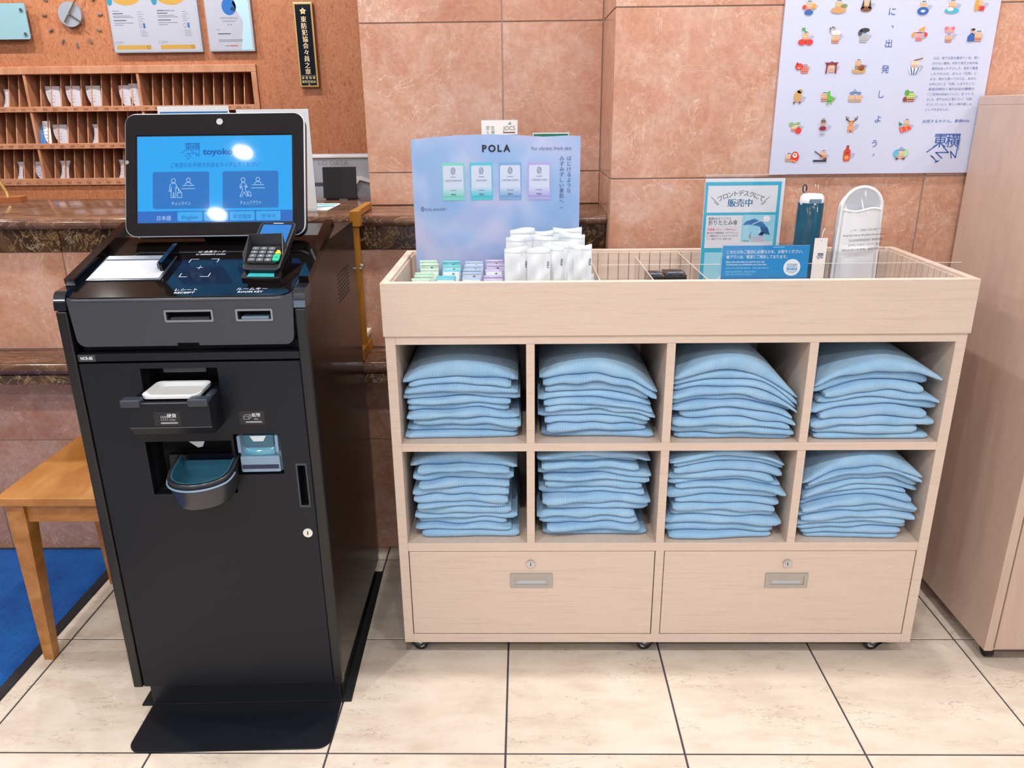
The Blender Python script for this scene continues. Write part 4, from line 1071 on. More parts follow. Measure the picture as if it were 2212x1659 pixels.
def bag(x0, x1, zb, zt, yc, d, seed):
    def g(sgn):
        def fn(u, v):
            return (x0+(x1-x0)*u, yc+sgn*d*sin(pi*u)**.6*(1-.75*max(0, (v-.75)/.25))+.0012*sin(14*u+9*v+seed)+.001*sin(23*v+seed*2), zb+(zt-zb)*v+.002*sin(9*u+seed)*(v > .97))
        return fn
    return g
g = bag(ux-.036, ux+.038, TZ+.002, 1.184, uy, .033, 1); mb.grid(g(-1), 18, 26); mb.grid(g(1), 18, 26, flip=True); mb.build('clear_bag', BAG, um, 80)
mb = MB(); mb.box(.686, .7165, 1.862, 1.8626, .956, 1.065); mb.build('tag', PAPER, um)
p = PL((.686, 1.8615, .956)); p.logo(.0075, .06, .014, P('blue ink', '#3b5a86', .6), 1, .07); p.poly(ell(.0153, .103, .0012, .0012, 8), GREY); p.build('tag_print', um)
mb = MB(); mb.tube([(.7015, 1.8622, 1.059), (.7025, 1.862, 1.07), (.708, 1.875, 1.078), (.718, 1.892, 1.083)], .0006, 5); mb.build('tag_string', PAPER, um)
# acrylic holders
def holder(x0, x1, y0, y1, zf, zb, label):
    mb = MB(); mb.box(x0, x1, y0-.0015, y0, TZ, zf); mb.box(x0, x1, y1, y1+.0015, TZ, zb); mb.box(x0-.0015, x0, y0-.0015, y1+.0015, TZ, zf); mb.box(x1, x1+.0015, y0-.0015, y1+.0015, TZ, zf)
    tag(mb.build('acrylic_holder', CLEAR, None, None, None, ((x0+x1)/2, (y0+y1)/2, TZ)), label, 'holder', 'clear holders in the tray')
holder(.648, .738, 1.888, 1.972, 1.03, 1.092, 'clear acrylic holder around the teal umbrella')
holder(.752, .868, 1.862, 1.955, 1.03, 1.04, 'clear acrylic holder around the packed slippers')
# slippers
sp_ = thing('slippers', (.805, 1.905, TZ), 'pair of white hotel slippers upright in a printed clear bag', 'slippers')
SLW = P('white towelling', '#eeeef2', .85); SLG = P('grey insole', '#c6cad2', .8)
def outline(k, zoff=0):
    pts = []
    for i in range(24):
        t = pi*i/23; pts.append((.0465*cos(t)*k, .240+.0475*sin(t)*k))
    for t in [i/9 for i in range(1, 10)]: pts.append((-.0465*k+(-.004)*t*k, .240-.17*t))
    for i in range(9): t = pi+pi*i/8; pts.append((.0505*k*cos(t), .055+.045*sin(t)*k))
    for t in [i/9 for i in range(0, 9)]: pts.append((.0505*k-.004*t*k, .07+.17*t))
    return pts
SX, SY = .802, 1.902
for q, dy in enumerate((0, .022)):
    so = MB(); so.prism([(a*(1-.06*q), b*(1-.04*q)) for a, b in outline(.96)], (SX, SY+dy, TZ+.004), (1, 0, 0), (0, 0, 1), (0, -1, 0), -.004, .003); so_ = so.build('sole', SLG, sp_)
    MB().tube([(SX+a*(1-.06*q), SY+dy-.002, TZ+.004+b*(1-.04*q)) for a, b in outline(1.0)], .0042, 8, True).build('piping', SLW, so_, 60)
    def vfn(u, v):
        zz = (.01+.226*v)*(1-.06*q); hw = .047-.004*v; s_ = sin(pi*u)**.7
        fold = .006*math.exp(-((zz-.142)/.006)**2)-.004*math.exp(-((zz-.130)/.005)**2)
        return (SX-hw+2*hw*u, SY+dy-.004-s_*(.012+.004*sin(3*v)+fold), TZ+.004+zz-.004*sin(2*pi*u)*v)
    vm = MB(); vm.grid(vfn, 15, 34); vm.grid(lambda u, v: tuple(Vector(vfn(u, v))+Vector((0, .0015, 0))), 15, 34, flip=True); vm.build('vamp', SLW, sp_, 80)
    MB().tube([tuple(Vector(vfn(i/12, 1))+Vector((0, 0, 0))) for i in range(13)], .003, 8).build('vamp_hem', SLW, sp_, 60)
mb = MB(); g = bag(SX-.056, SX+.056, TZ+.002, 1.186, SY+.008, .042, 3); mb.grid(g(-1), 20, 26); mb.grid(g(1), 20, 26, flip=True); bg = mb.build('clear_bag', BAG, sp_, 80)
p = PL((SX, SY-.037, TZ))
for k, (tx, zz, ww, dx) in enumerate((('どうぞ　ご自由にお持ち帰り下さい', 1.081, .078, .006), ('Please feel free to take them home with you', 1.0695, .1, .0), ('可以自由地带回家使用 请随意带走', 1.0575, .078, .004), ('슬리퍼는 자유롭게 가져가셔도 됩니다', 1.0465, .078, .004), ('請自由帶回家使用。谢谢您的光临', 1.035, .1, .002))):
    p.text(tx, dx, zz-TZ, INK, 1, width=ww, size=.0062, rot=.05, bold=.01)
p.build('bag_print', sp_)

# ================================================================== tall cabinet at the right
tc = thing('tall_cabinet', (1.5, 1.9, 0), 'tall pale wood cabinet at the right edge of the photo', 'cabinet')
def tb(name, *b, m=MAPLE_V): return MB().box(*b, .001).build(name, m, tc)
tb('side_panel', 1.168, 1.190, 1.672, 2.145, .042, 1.357); tb('side_panel', 1.90, 1.922, 1.672, 2.145, .042, 1.357)
tb('top_board', 1.168, 1.922, 1.670, 2.145, 1.357, 1.379); tb('bottom_board', 1.19, 1.90, 1.676, 2.145, .042, .066); tb('back_panel', 1.19, 1.90, 2.133, 2.145, .066, 1.357)
for a, b in ((1.192, 1.544), (1.547, 1.898)):
    d = MB().box(a, b, 1.669, 1.688, .05, 1.353, .001).build('door', MAPLE_V, tc)
    hx = b-.03 if a < 1.3 else a+.03
    MB().cyl((hx, 1.65, .62), (hx, 1.65, .78), .006).build('handle', STEEL, d, 40)
for x in (1.20, 1.89):
    for y in (1.71, 2.1):
        m = MB(); m.cyl((x-.008, y, .019), (x+.008, y, .019), .019, n=18); c = m.build('caster', P('black tyre', '#151515', .5), tc, 40)
        MB().box(x-.014, x+.014, y-.014, y+.014, .034, .042).build('caster_plate', BLACK, c)

# ================================================================== poster
po = thing('wall_poster', (.917, 2.15, 1.188), 'pale lavender poster with rows of little hotel badges and blue lettering', 'poster')
PX, PZ, PWD, PHT = .652, 1.188, .531, .75
LAV = P('pale lavender paper', '#c3c9e2', .5)
MB().box(PX, PX+PWD, 2.152, 2.1592, PZ, PZ+PHT, .001).build('board', LAV, po)
PB = P('poster blue ink', '#2b57a6', .6); PV = P('poster violet ink', '#6470a8', .6)
p = PL((PX, 2.1518, PZ))
for ch, x, zz, s_ in (('に', .266, .383, .021), ('、', .272, .355, .021), ('出', .268, .310, .021), ('発', .268, .250, .021), ('し', .267, .190, .021), ('よ', .267, .130, .021), ('う', .266, .069, .021), ('。', .268, .047, .018), ('旅', .266, .44, .021)):
    PL((PX, 2.1518, PZ)).text(ch, x, zz, PB, 1, size=s_).build('printed_character', po)
for k, ln in enumerate(('人は、旅で元気を集めている。思い', 'がけない景色。初めて食す土地の味。', '偶然出会ったやさしさ。旅先で遭遇', 'したそれらは、ぜんぶ「元気」に', 'なる。旅から帰ってからも、あなた', 'の中にのこる「元気」になりたくて。', '都道府県別＋海外店全53種類の', '「ご当地GENKIバッジ」をつくり', 'ました。旅するほどに増えていく「元気」', 'のコレクション。新しい旅の楽しみ', 'にしてみませんか。')):
    p.text(ln, .385, .2795-.01225*k, PV, 1, width=.116 if k < 10 else .06, size=.0072, align='L')
p.text('出発するホテル。東横INN', .383, .1275, PB, 1, width=.12, size=.0088, align='L')
PL((PX, 2.1518, PZ)).logo(.406, .031, .072, PB, 1, .036).build('printed_logo', po)
p.text('Toyoko Inn', .4855, .072, PB, 1, size=.0065, rot=-pi/2-.0)
p.build('lettering', po)
def bcol(h): return P('badge '+h, h, .5)
def badge(i, x, z_, items):
    b = PL((PX+x, 2.1515, PZ+z_), step=.0002)
    SH = bcol('#a9acc4'); b.poly([(.002, -.016), (.016, -.010), (.022, .0), (.012, .002)], SH, 0)
    for it in items:
        k = it[0]
        if k == 'b':      # hotel tower: x, y, w, h, body colour, base colour
            _, bx, by, bw, bh, c1, c2 = it
            b.rect(bx, bx+bw, by, by+bh, bcol(c1), 1); b.rect(bx, bx+bw, by, by+bh*.35, bcol(c2), 2)
            b.rect(bx, bx+bw, by+bh*.8, by+bh, bcol('#e4e6ee'), 2); b.rect(bx+bw*.15, bx+bw*.85, by+bh*.85, by+bh*.95, bcol('#3d6fb5'), 3)
            for r in range(4):
                for q in range(4): b.rect(bx+bw*(.08+.24*q), bx+bw*(.2+.24*q), by+bh*(.06+.19*r), by+bh*(.14+.19*r), bcol('#f3e3cf'), 3)
        elif k == 'e': b.poly(ell(it[1], it[2], it[3], it[4], 16), bcol(it[5]), it[6] if len(it) > 6 else 4)
        elif k == 'p': b.poly(it[1], bcol(it[2]), it[3] if len(it) > 3 else 4)
        elif k == 'l': b.line(it[1], it[2], bcol(it[3]), it[4] if len(it) > 4 else 4)
    b.build('printed_badge', po)
TW = ('b', -.008, -.014, .016, .026, '#dba878', '#b9634a')
RED_, GRN, BLU, BRW, TAN, BLK, PNK, ORG_ = '#d8382e', '#4f9a3c', '#2c5fae', '#7a4a2c', '#c79a62', '#33363d', '#e79aa0', '#ee9a3a'
BD = [
 (.059, .407, [TW, ('e', 0, -.016, .011, .006, BLU), ('e', -.012, -.004, .005, .005, RED_), ('e', .012, -.002, .005, .006, ORG_)]),
 (.132, .408, [TW, ('e', 0, -.013, .019, .007, TAN), ('e', .013, -.003, .008, .004, '#7c8a4a')]),
 (.200, .409, [TW, ('e', 0, -.012, .014, .006, BRW), ('p', [(-.013, -.012), (-.008, .012), (-.005, -.01)], BLK), ('p', [(.013, -.012), (.008, .012), (.005, -.01)], BLK)]),
 (.341, .403, [TW, ('e', 0, -.012, .014, .009, BLU), ('p', [(-.007, -.012), (0, -.016), (.007, -.012), (0, -.009)], '#e4e6ee', 5)]),
 (.412, .405, [TW, ('e', 0, -.014, .018, .006, '#38b2cc'), ('e', -.004, -.011, .008, .004, '#dff0f5', 5)]),
 (.479, .406, [TW, ('p', [(-.012, -.016), (-.004, -.016), (-.004, .014), (-.012, .006)], ORG_), ('p', [(.0, -.016), (.012, -.016), (.012, -.006), (.0, -.006)], RED_)]),
 (.058, .337, [TW, ('e', -.008, -.014, .010, .007, RED_), ('e', .010, -.014, .010, .007, RED_), ('p', [(-.012, .018), (-.004, .02), (-.001, .011), (-.009, .012)], GRN), ('l', [(-.001, .011), (.0, .004)], .0012, GRN)]),
 (.130, .338, [('b', -.006, -.018, .018, .022, '#e0a87c', '#b05a48'), ('l', [(-.012, .008), (-.013, .016), (-.006, .019), (.0, .016)], .003, '#9a8a86'), ('e', .003, .006, .012, .006, '#f0dcd8')]),
 (.201, .337, [('b', -.007, -.016, .018, .024, '#9aa3ad', '#8a939e'), ('e', .003, .012, .012, .005, BLK), ('e', -.008, .006, .005, .007, '#4a4f5a')]),
 (.341, .339, [('b', -.008, -.016, .016, .022, '#e88a98', '#d84a58'), ('p', [(-.006, .008), (.012, .018), (.010, .006)], ORG_), ('e', -.015, -.002, .004, .005, ORG_), ('e', .016, -.002, .004, .005, RED_), ('l', [(-.013, .003), (.014, .003)], .0014, BRW)]),
 (.413, .337, [('b', -.006, -.018, .016, .020, '#d8a07a', '#a2604a'), ('e', .002, .010, .012, .007, PNK), ('e', -.007, .014, .004, .004, '#d8707c', 5), ('e', .010, .014, .004, .004, '#d8707c', 5)]),
 (.479, .334, [('b', .0, -.014, .018, .026, '#e0a87c', '#b05a48'), ('p', [(-.017, -.014), (.0, -.014), (.0, .002), (-.008, .006), (-.017, -.002)], BLU), ('e', -.006, .009, .005, .006, '#e2b08c'), ('e', -.006, .013, .005, .003, BLK, 5)]),
 (.057, .264, [('b', -.002, -.014, .018, .022, '#d8503e', '#c23a30'), ('e', -.008, .002, .010, .008, RED_), ('p', [(-.016, .006), (-.014, .014), (-.010, .008)], RED_), ('p', [(-.013, .0), (-.003, .0), (-.008, -.003)], '#f0e4e0', 5)]),
 (.131, .265, [('b', -.006, -.014, .012, .028, '#e0a87c', '#c98a60'), ('p', [(-.018, .010), (.018, .010), (.012, .004), (-.012, .004)], '#8a3038'), ('l', [(-.011, .004), (-.012, -.015)], .004, '#8a3038'), ('l', [(.011, .004), (.012, -.015)], .004, '#8a3038')]),
 (.201, .267, [('b', -.010, -.008, .014, .024, '#d0a070', '#8a5a34'), ('p', [(-.019, -.010), (.019, -.010), (.013, -.018), (-.013, -.018)], TAN), ('e', .006, -.006, .008, .006, '#8a4a24'), ('l', [(.004, .002), (.017, -.002)], .0014, BRW)]),
 (.342, .264, [('b', -.010, -.004, .018, .020, '#e8c8a8', '#c89878'), ('p', [(-.016, -.004), (.014, -.004), (.008, -.018), (-.010, -.018)], '#e6e8f0'), ('l', [(-.010, -.005), (-.006, -.017)], .003, BLU, 5), ('l', [(-.001, -.005), (-.001, -.018)], .003, BLU, 5), ('l', [(.009, -.005), (.005, -.017)], .003, BLU, 5), ('l', [(-.002, .014), (.016, .018)], .0024, BRW)]),
 (.054, .193, [('e', .0, .002, .010, .014, TAN), ('e', .004, .014, .007, .005, '#b08a5e'), ('b', -.006, -.004, .011, .012, '#e0b890', '#c09068'), ('p', [(-.012, -.012), (-.004, -.010), (-.008, -.018)], BRW), ('p', [(.004, -.010), (.010, -.012), (.006, -.018)], '#6a5a4a')]),
 (.131, .192, [('b', -.017, -.010, .016, .024, '#d8a07a', '#b05a48'), ('p', [(-.004, .012), (.004, .016), (.006, .004), (.020, -.004), (.010, -.010), (-.001, -.010)], '#63b04a'), ('l', [(.002, -.010), (.0, -.017)], .004, '#63b04a'), ('l', [(.008, -.010), (.010, -.016)], .003, '#63b04a')]),
 (.200, .194, [('b', -.016, -.014, .016, .020, '#c8a888', '#a88868'), ('b', .001, -.014, .016, .020, '#d8a888', '#b87858'), ('p', [(-.012, .006), (.008, .006), (-.002, .018)], '#8a9ab8'), ('p', [(-.017, .006), (.017, .006), (.012, .010), (-.012, .010)], '#5a78a8', 5)]),
 (.340, .193, [('b', -.008, -.014, .020, .026, '#a8c848', '#8a3a2c'), ('e', -.008, .008, .006, .007, '#5aa03c'), ('e', -.012, -.008, .005, .006, '#8a4030')]),
 (.056, .121, [('b', -.010, -.012, .016, .020, '#e0b890', '#b86050'), ('e', .008, -.010, .008, .008, RED_), ('e', -.011, .006, .007, .005, '#86b06a'), ('e', .006, .008, .006, .003, '#86b06a'), ('p', [(.003, -.003), (.008, .001), (.013, -.003)], GRN, 5)]),
 (.127, .122, [('e', .0, .0, .012, .016, '#b8bccc', 1), ('b', -.006, .002, .012, .018, '#d8b090', '#a87858'), ('e', .0, -.006, .009, .006, '#8a2440'), ('l', [(.0, -.014), (.0, -.020)], .003, '#b8bccc'), ('p', [(-.009, -.020), (.009, -.020), (.006, -.0225), (-.006, -.0225)], '#9a9eb0')]),
 (.199, .124, [('b', -.008, -.018, .016, .020, '#d88a50', '#c87840'), ('e', 0, .004, .007, .007, '#c89060'), ('l', [(-.005, .008), (-.013, .014), (-.014, .020)], .003, '#8a6444'), ('l', [(.005, .008), (.013, .014), (.014, .020)], .003, '#8a6444'), ('l', [(-.010, .011), (-.008, .018)], .002, '#8a6444'), ('l', [(.010, .011), (.008, .018)], .002, '#8a6444'), ('e', 0, -.016, .002, .0015, BLK, 5)]),
 (.339, .122, [('b', -.004, -.004, .014, .020, '#c8b088', '#a89068'), ('p', [(-.016, -.006), (.012, -.002), (.018, -.010), (-.008, -.020)], '#e0503c'), ('l', [(-.010, -.008), (-.006, -.016)], .0016, '#f0b0a0', 5), ('l', [(.002, -.005), (.006, -.013)], .0016, '#f0b0a0', 5), ('p', [(-.018, .008), (-.006, .002), (-.014, -.003)], '#1f7a4c')]),
 (.055, .047, [('b', -.017, -.014, .017, .024, '#d8b090', '#a87858'), ('e', .007, -.002, .011, .014, RED_), ('e', .007, .002, .006, .006, '#f0e0d0', 5), ('e', .007, .003, .002, .002, BLK, 6), ('l', [(-.001, -.010), (.012, -.014)], .002, '#e8c878', 5)]),
 (.130, .049, [('b', -.002, -.008, .016, .022, '#d8a888', '#b87858'), ('p', [(-.019, -.012), (.013, -.012), (.018, -.017), (-.019, -.017)], BLK), ('l', [(-.016, .009), (.004, -.004)], .003, '#5a4638'), ('e', .012, -.010, .005, .004, BRW)]),
 (.198, .052, [('p', rr(.018, .030, .005, 4, 0, -.004), '#cc4a30', 3), ('p', [(-.004, .010), (.004, .010), (.003, .018), (-.003, .018)], '#b83c28', 3), ('e', 0, .019, .004, .002, BRW), ('e', 0, -.010, .006, .005, ORG_), ('b', -.006, -.003, .012, .008, '#f0b060', '#e88a40')]),
 (.338, .051, [('e', -.012, .0, .007, .010, '#58b4d4'), ('e', .013, .002, .007, .010, '#a8d0a0'), ('b', -.009, -.012, .019, .022, '#dcb890', '#c89068'), ('p', [(-.012, .008), (.012, .008), (.0, .017)], '#8aa0c0'), ('e', -.008, -.013, .004, .003, BRW), ('e', .009, -.013, .004, .003, BRW)]),
]
for i, (x, z_, it) in enumerate(BD): badge(i, x, z_, it)

# ================================================================== self check-in kiosk
ki = thing('checkin_kiosk', (-.683, 1.505, 0), 'black self check-in kiosk with tilted touch screen and card terminal', 'kiosk', None, radians(1.8), True)
def kp(name, *b, m=BLACK, bev=.001, par=None): return MB().box(*b, bev).build(name, m, par or ki)
kp('base_plate', -.25, .257, .022, .585, .0003, .006, m=VOID)
kp('plinth', -.222, .232, .045, .56, .006, .08, m=VOID)
mb = MB(); mb.prism(rr(.456, .150, .03, 6, .005, -.0515, (0, 0, .03, .03)), (0, 0, 0), (1, 0, 0), (0, 1, 0), (0, 0, 1), .0004, .004)
STEP = P('black step plate', '#10141c', .38)
mb.build('step_plate', STEP, ki); kp('riser_plate', -.222, .232, .0225, .0265, .0062, .075, m=STEP, bev=.0005)
for x in (-.19, .01, .195): MB().cyl((x, .0225, .062), (x, .0205, .062), .004, n=12).build('bolt', BLACK, ki)
# side panels
prof = [(.016, .078), (.585, .05), (.585, 1.083), (.30, 1.083), (.24, 1.083), (.225, 1.076), (.055, 1.030), (.016, 1.022)]
for sx, nm in ((-1, 'side_panel'), (1, 'side_panel')):
    mb = MB(); x0 = -.245 if sx < 0 else .227
    mb.prism(prof, (x0, 0, 0), (0, 1, 0), (0, 0, 1), (1, 0, 0), 0, .018); mb.build(nm, SIDEG, ki)
    a, b = (-.2465, -.2245) if sx < 0 else (.2255, .2475)
    kp('front_post', a, b, -.004, .0155, .077, .99, bev=.003)
    pts = [(-.005+.02-.02*cos(t), .992+.036*sin(t)) for t in [pi/2*i/8 for i in range(9)]]+[(.05, 1.031), (.05, .992)]
    mb = MB(); mb.prism(pts[::-1], (a-.0005, 0, 0), (0, 1, 0), (0, 0, 1), (1, 0, 0), 0, b-a+.001); mb.build('post_cap', P('dark chrome', '#5d636d', .12, .95), ki, 30)
    # sloping rail along the top of the side
    c_, s_ = cos(radians(14.5)), sin(radians(14.5))
    mb = MB(); mb.prism([(0, -.006), (.30, -.006), (.30, .012), (0, .012)], (a+.001, .05, 1.033), (0, c_, s_), (0, -s_, c_), (1, 0, 0), 0, b-a-.002); mb.build('side_rail', GLOSS, ki)
# vent holes in the right side panel
mb = MB()
for r in range(8):
    for k in range(12):
        y, z_ = .335+.0125*k, .922+.0092*r
        mb.add([(.2452, y+dy, z_+dz) for dy, dz in ell(0, 0, .0042, .0028, 8)], [tuple(range(8))])
mb.build('side_vent', VOID, ki)
kp('rear_body', -.2265, .2265, .30, .58, .08, 1.080, m=BLACK); kp('inner_body', -.2265, .2265, .09, .30, .08, .905, m=VOID); kp('front_frame', -.2245, .2255, .022, .09, .08, .0835, m=VOID)
kp('door_rail', -.2243, .2253, .0, .03, .884, .9, m=BLACKD)
p = PL((-.221, -.0003, .8845)); p.rect(0, .034, 0, .0145, P('grey badge', '#3b3d42', .4), 0); p.text('NCR-BS', .0165, .0045, WINK, 1, width=.024, size=.0085, bold=.02); p.build('model_badge', ki)
kp('upper_recess', -.2243, .2253, .03, .09, .884, .918, m=VOID)
# door with cut-outs
door = kp('door', -.2238, .2248, .0, .022, .076, .8795, m=BLACKD, bev=.0012)
cut(door, [(-.102, .055, -.01, .05, .785, .868), (.068, .166, -.01, .05, .626, .72), (-.118, .062, -.01, .05, .583, .706), (.1955, .2125, -.01, .05, .551, .646)])
mb = MB()
for x0, x1, z0, z1, dp in ((-.102, .055, .785, .868, .085), (.068, .166, .626, .72, .06), (-.118, .062, .583, .706, .075), (.1955, .2125, .551, .646, .04)):
    mb.box(x0-.002, x1+.002, dp, dp+.002, z0-.002, z1+.002)
    mb.box(x0-.002, x0, .021, dp, z0, z1); mb.box(x1, x1+.002, .021, dp, z0, z1); mb.box(x0, x1, .021, dp, z0-.002, z0); mb.box(x0, x1, .021, dp, z1, z1+.002)
mb.build('recess_lining', VOID, door)
mb = MB()
for a, b, c, d in ((.192, .216, .546, .551), (.192, .216, .646, .651), (.192, .1955, .551, .646), (.2125, .216, .551, .646)): mb.box(a, b, -.0015, .001, c, d)
mb.build('door_handle', P('slate metal', '#343a46', .35), door)
mb = MB(); mb.mat(P('ivory metal', '#e2e2da', .3, .3)); mb.cyl((.203, .0, .483), (.203, -.003, .483), .0105, n=22); mb.mat(VOID); mb.box(.202, .204, -.0034, -.0029, .4785, .4875); mb.build('door_lock', None, door)
# coin deposit box
cb = thing_ = MB(); cb.prism([(-.07, .766), (-.058, .7475), (.04, .7475), (.04, .818), (-.07, .818)], (-.1075, 0, 0), (0, 1, 0), (0, 0, 1), (1, 0, 0), 0, .1625)
coin = cb.build('coin_box', BLACKD, ki)
PLINE = P('edge grey', '#5a5a60', .3)
mb = MB(); mb.box(-.1075, .055, -.0706, -.0698, .7655, .7667); mb.box(-.077, .014, -.0708, -.0695, .8172, .8188); mb.build('edge_trim', PLINE, coin)
for a, b in ((-.1175, -.0785), (.0145, .0545)): kp('clip', a, b, -.0765, -.050, .811, .8265, m=P('slate plastic', '#2f3742', .3), par=coin, bev=.003)
kp('clip_arm', .0425, .0545, -.052, -.012, .8185, .8275, m=P('slate plastic', '#2f3742', .3), par=coin, bev=.003)
def dish(u, v):
    k = [1, 1.02, 1.0, .86, .80][min(4, int(v*4+.5))]; zz = [.822, .8295, .8305, .824, .8215][min(4, int(v*4+.5))]
    pts = rr(.112, .088, .014, 5, 0, 0); i = int(round(u*len(pts))) % len(pts); return (-.027+pts[i][0]*k, -.012+pts[i][1]*k, zz)
N = len(rr(1, 1, .1, 5)); mb = MB(); mb.grid(dish, N, 5, True); mb.add([dish(i/N, 1) for i in range(N)], [tuple(range(N))]); mb.build('coin_dish', WHITE, coin, 50)
kp('shutter', -.06, .028, .01, .016, .856, .866, m=P('slate plastic', '#2f3742', .3), par=coin)
def money_label(x0, z0, w_, h, y, t1, t2, par, icon):
    p = PL((x0, y, z0)); p.rect(0, w_, 0, h, P('label black', '#1b1b20', .3), 0); p.rrect(.012, w_-.006, .004, .0072, .0015, P('lamp bar grey', '#9aa5b0', .4), 1)
    p.text(t1, w_*.68, .0175, WINK, 1, size=.0095, bold=.01); p.text(t2, w_*.68, .0105, P('light grey ink', '#b8bcc4', .5), 1, size=.005)
    g = P('light grey ink', '#b8bcc4', .5)
    if icon == 'coin':
        for k in range(3): p.line(ell(.016+.0042*k, .019, .0022, .0015, 8), .0006, g, 1, True); p.line([(.0138+.0042*k, .019), (.0138+.0042*k, .012), (.0182+.0042*k, .012), (.0182+.0042*k, .019)], .0006, g, 1)
    else:
        p.line([(.009, .012), (.020, .012), (.024, .016), (.024, .022), (.013, .022), (.009, .018)], .0007, g, 1, True); p.line([(.009, .018), (.020, .018), (.024, .022)], .0006, g, 1); p.line(ell(.0205, .015, .0018, .002, 8), .0006, g, 1, True)
    p.build('money_label', par)
money_label(-.0570, .7705, .052, .029, -.0703, '硬貨', 'COIN', coin, 'coin'); money_label(.0865, .742, .052, .03, -.0003, '紙幣', 'BILL', ki, 'bill')
# banknote slot unit
bu = kp('bill_slot', .074, .162, .010, .02, .629, .717, m=SLATE, bev=.003)
kp('upper_shutter', .085, .151, .004, .012, .690, .7165, m=SLATED, par=bu, bev=.002); kp('jamb', .075, .0815, -.003, .012, .678, .716, m=SLATE, par=bu); kp('jamb', .1545, .161, -.003, .012, .678, .716, m=SLATE, par=bu)
mb = MB(); mb.grid(lambda u, v: (.118+.032*(2*u-1), .009-.009*sin(pi*v)*(1-(2*u-1)**2*.7), .664+.022*v), 16, 8); mb.build('throat', P('bright teal plastic', '#5b9bb5', .15), bu, 60)
mb = MB(); mb.mat(P('pale arrow', '#c9d4dc', .4)); mb.add([(.101, .0025, .7145), (.136, .0025, .7145), (.129, .0025, .702), (.108, .0025, .702)], [(3, 2, 1, 0)]); mb.add([(.103, .0035, .6605), (.137, .0035, .6605), (.131, .0035, .6515), (.109, .0035, .6515)], [(3, 2, 1, 0)])
mb.build('arrow_mark', None, bu)
kp('lower_tray', .076, .160, .0, .011, .631, .668, m=SLATE, par=bu, bev=.003); kp('lamp_bar', .0795, .1565, -.0015, .001, .640, .649, m=P('navy lamp', '#10204a', .15), par=bu, bev=.0005)
# coin return cup
def cup_outline(R_, n=22): return [(R_*cos(t), -R_*1.0*sin(t)) for t in [pi*i/(n-1) for i in range(n)]]
cup = MB(); ccx, ccy = .004, -.032
def cfn(prof_, sy=1.0):
    pr_ = prof_
    def f(u, v):
        k = v*(len(pr_)-1); i = min(len(pr_)-2, int(k)); fr_ = k-i
        R_ = pr_[i][0]*(1-fr_)+pr_[i+1][0]*fr_; zz = pr_[i][1]*(1-fr_)+pr_[i+1][1]*fr_
        # D shape: half round in front, straight to the back
        a = u*2
        if a <= .5: x, y = -R_, .052*(1-a/.5)
        elif a >= 1.5: x, y = R_, .052*((a-1.5)/.5)
        else: t = pi*(a-.5); x, y = -R_*cos(t), -R_*sin(t)*sy
        return (ccx+x, ccy+y, zz+.018*max(0, (y+.03)/.09)*(1 if zz > .62 else .2)+(.012*(x/.07) if zz > .62 else 0)*.15)
    return f
cup.grid(cfn([(.048, .585), (.056, .588), (.060, .600), (.066, .645), (.068, .648), (.0665, .651), (.060, .650)]), 40, 14)
cup.add([cfn([(.048, .585), (.048, .586)])(i/39, 0) for i in range(40)], [tuple(range(40))])
co_ = cup.build('coin_cup', P('dark gunmetal', '#4a4a50', .28, .6), ki, 50)
ins = MB(); ins.grid(cfn([(.060, .651), (.057, .6515), (.052, .62), (.046, .612)]), 40, 10); ins.add([cfn([(.046, .612), (.046, .6121)])(i/39, 0) for i in range(40)], [tuple(range(39, -1, -1))])
ins.build('cup_liner', SLATED, co_, 50)
lw_ = MB(); lw_.box(ccx-.054, ccx+.054, ccy+.046, ccy+.048, .612, .655); lw_.build('cup_back', SLATED, co_)
MB().tube([cfn([(.0685, .638), (.0685, .639)])(.10+.66*i/30, 0) for i in range(31)], .0022, 8).build('cup_trim', SLATE, co_, 60)
kp('cup_mount', -.09, .06, .035, .05, .60, .66, m=BLACKD, par=co_)
mb = MB(); mb.add([(-.026, -.0006, .7055), (.007, -.0006, .7055), (.002, -.0006, .694), (-.008, -.0006, .6915)], [(3, 2, 1, 0)]); mb.build('cup_arrow', P('pale arrow', '#c9d4dc', .4), co_)
# head unit
DA = radians(14.5); DC, DS = cos(DA), sin(DA)
hd = MB(); fpts = rr(.447, .1, .016, 5, .0, .9655, (.006, .006, .018, .018))
fpts = [(x*(1 if z_ > .97 else .975), z_) for x, z_ in fpts]
hd.prism(fpts, (0, 0.001, 0), (1, 0, 0), (0, 0, 1), (0, -1, 0), -.06, 0)
head = hd.build('head_unit', GREYHEAD, ki, 30)
hb = MB(); hb.prism([(.061, .916), (.299, .916), (.299, 1.070), (.061, 1.016)], (-.2225, 0, 0), (0, 1, 0), (0, 0, 1), (1, 0, 0), 0, .445); hb.build('head_body', BLACK, ki)
cut(head, [(-.031, .058, -.01, .03, .9685, .9855), (.1105, .1765, -.01, .03, .9685, .9855), (-.018, .026, -.01, .02, .90, .9215)])
for x0, x1 in ((-.031, .058), (.1105, .1765)):
    mb = MB(); z0, z1 = .9685, .9855
    mb.prism(rr(x1-x0+.008, z1-z0+.008, .003, 3, (x0+x1)/2, (z0+z1)/2), (0, .001, 0), (1, 0, 0), (0, 0, 1), (0, -1, 0), 0, .0018)
    b_ = mb.build('slot_bezel', P('grey bezel', '#8d9098', .3, .4), head); cut(b_, [(x0, x1, -.02, .02, z0, z1)])
    MB().box(x0, x1, .0295, .0305, z0, z1).build('slot_back', VOID, head)
    MB().box(x0+.006, x1-.006, .004, .03, z0, z0+.004).build('slot_tongue', SLATE if x0 > 0 else GREYHEAD, head)
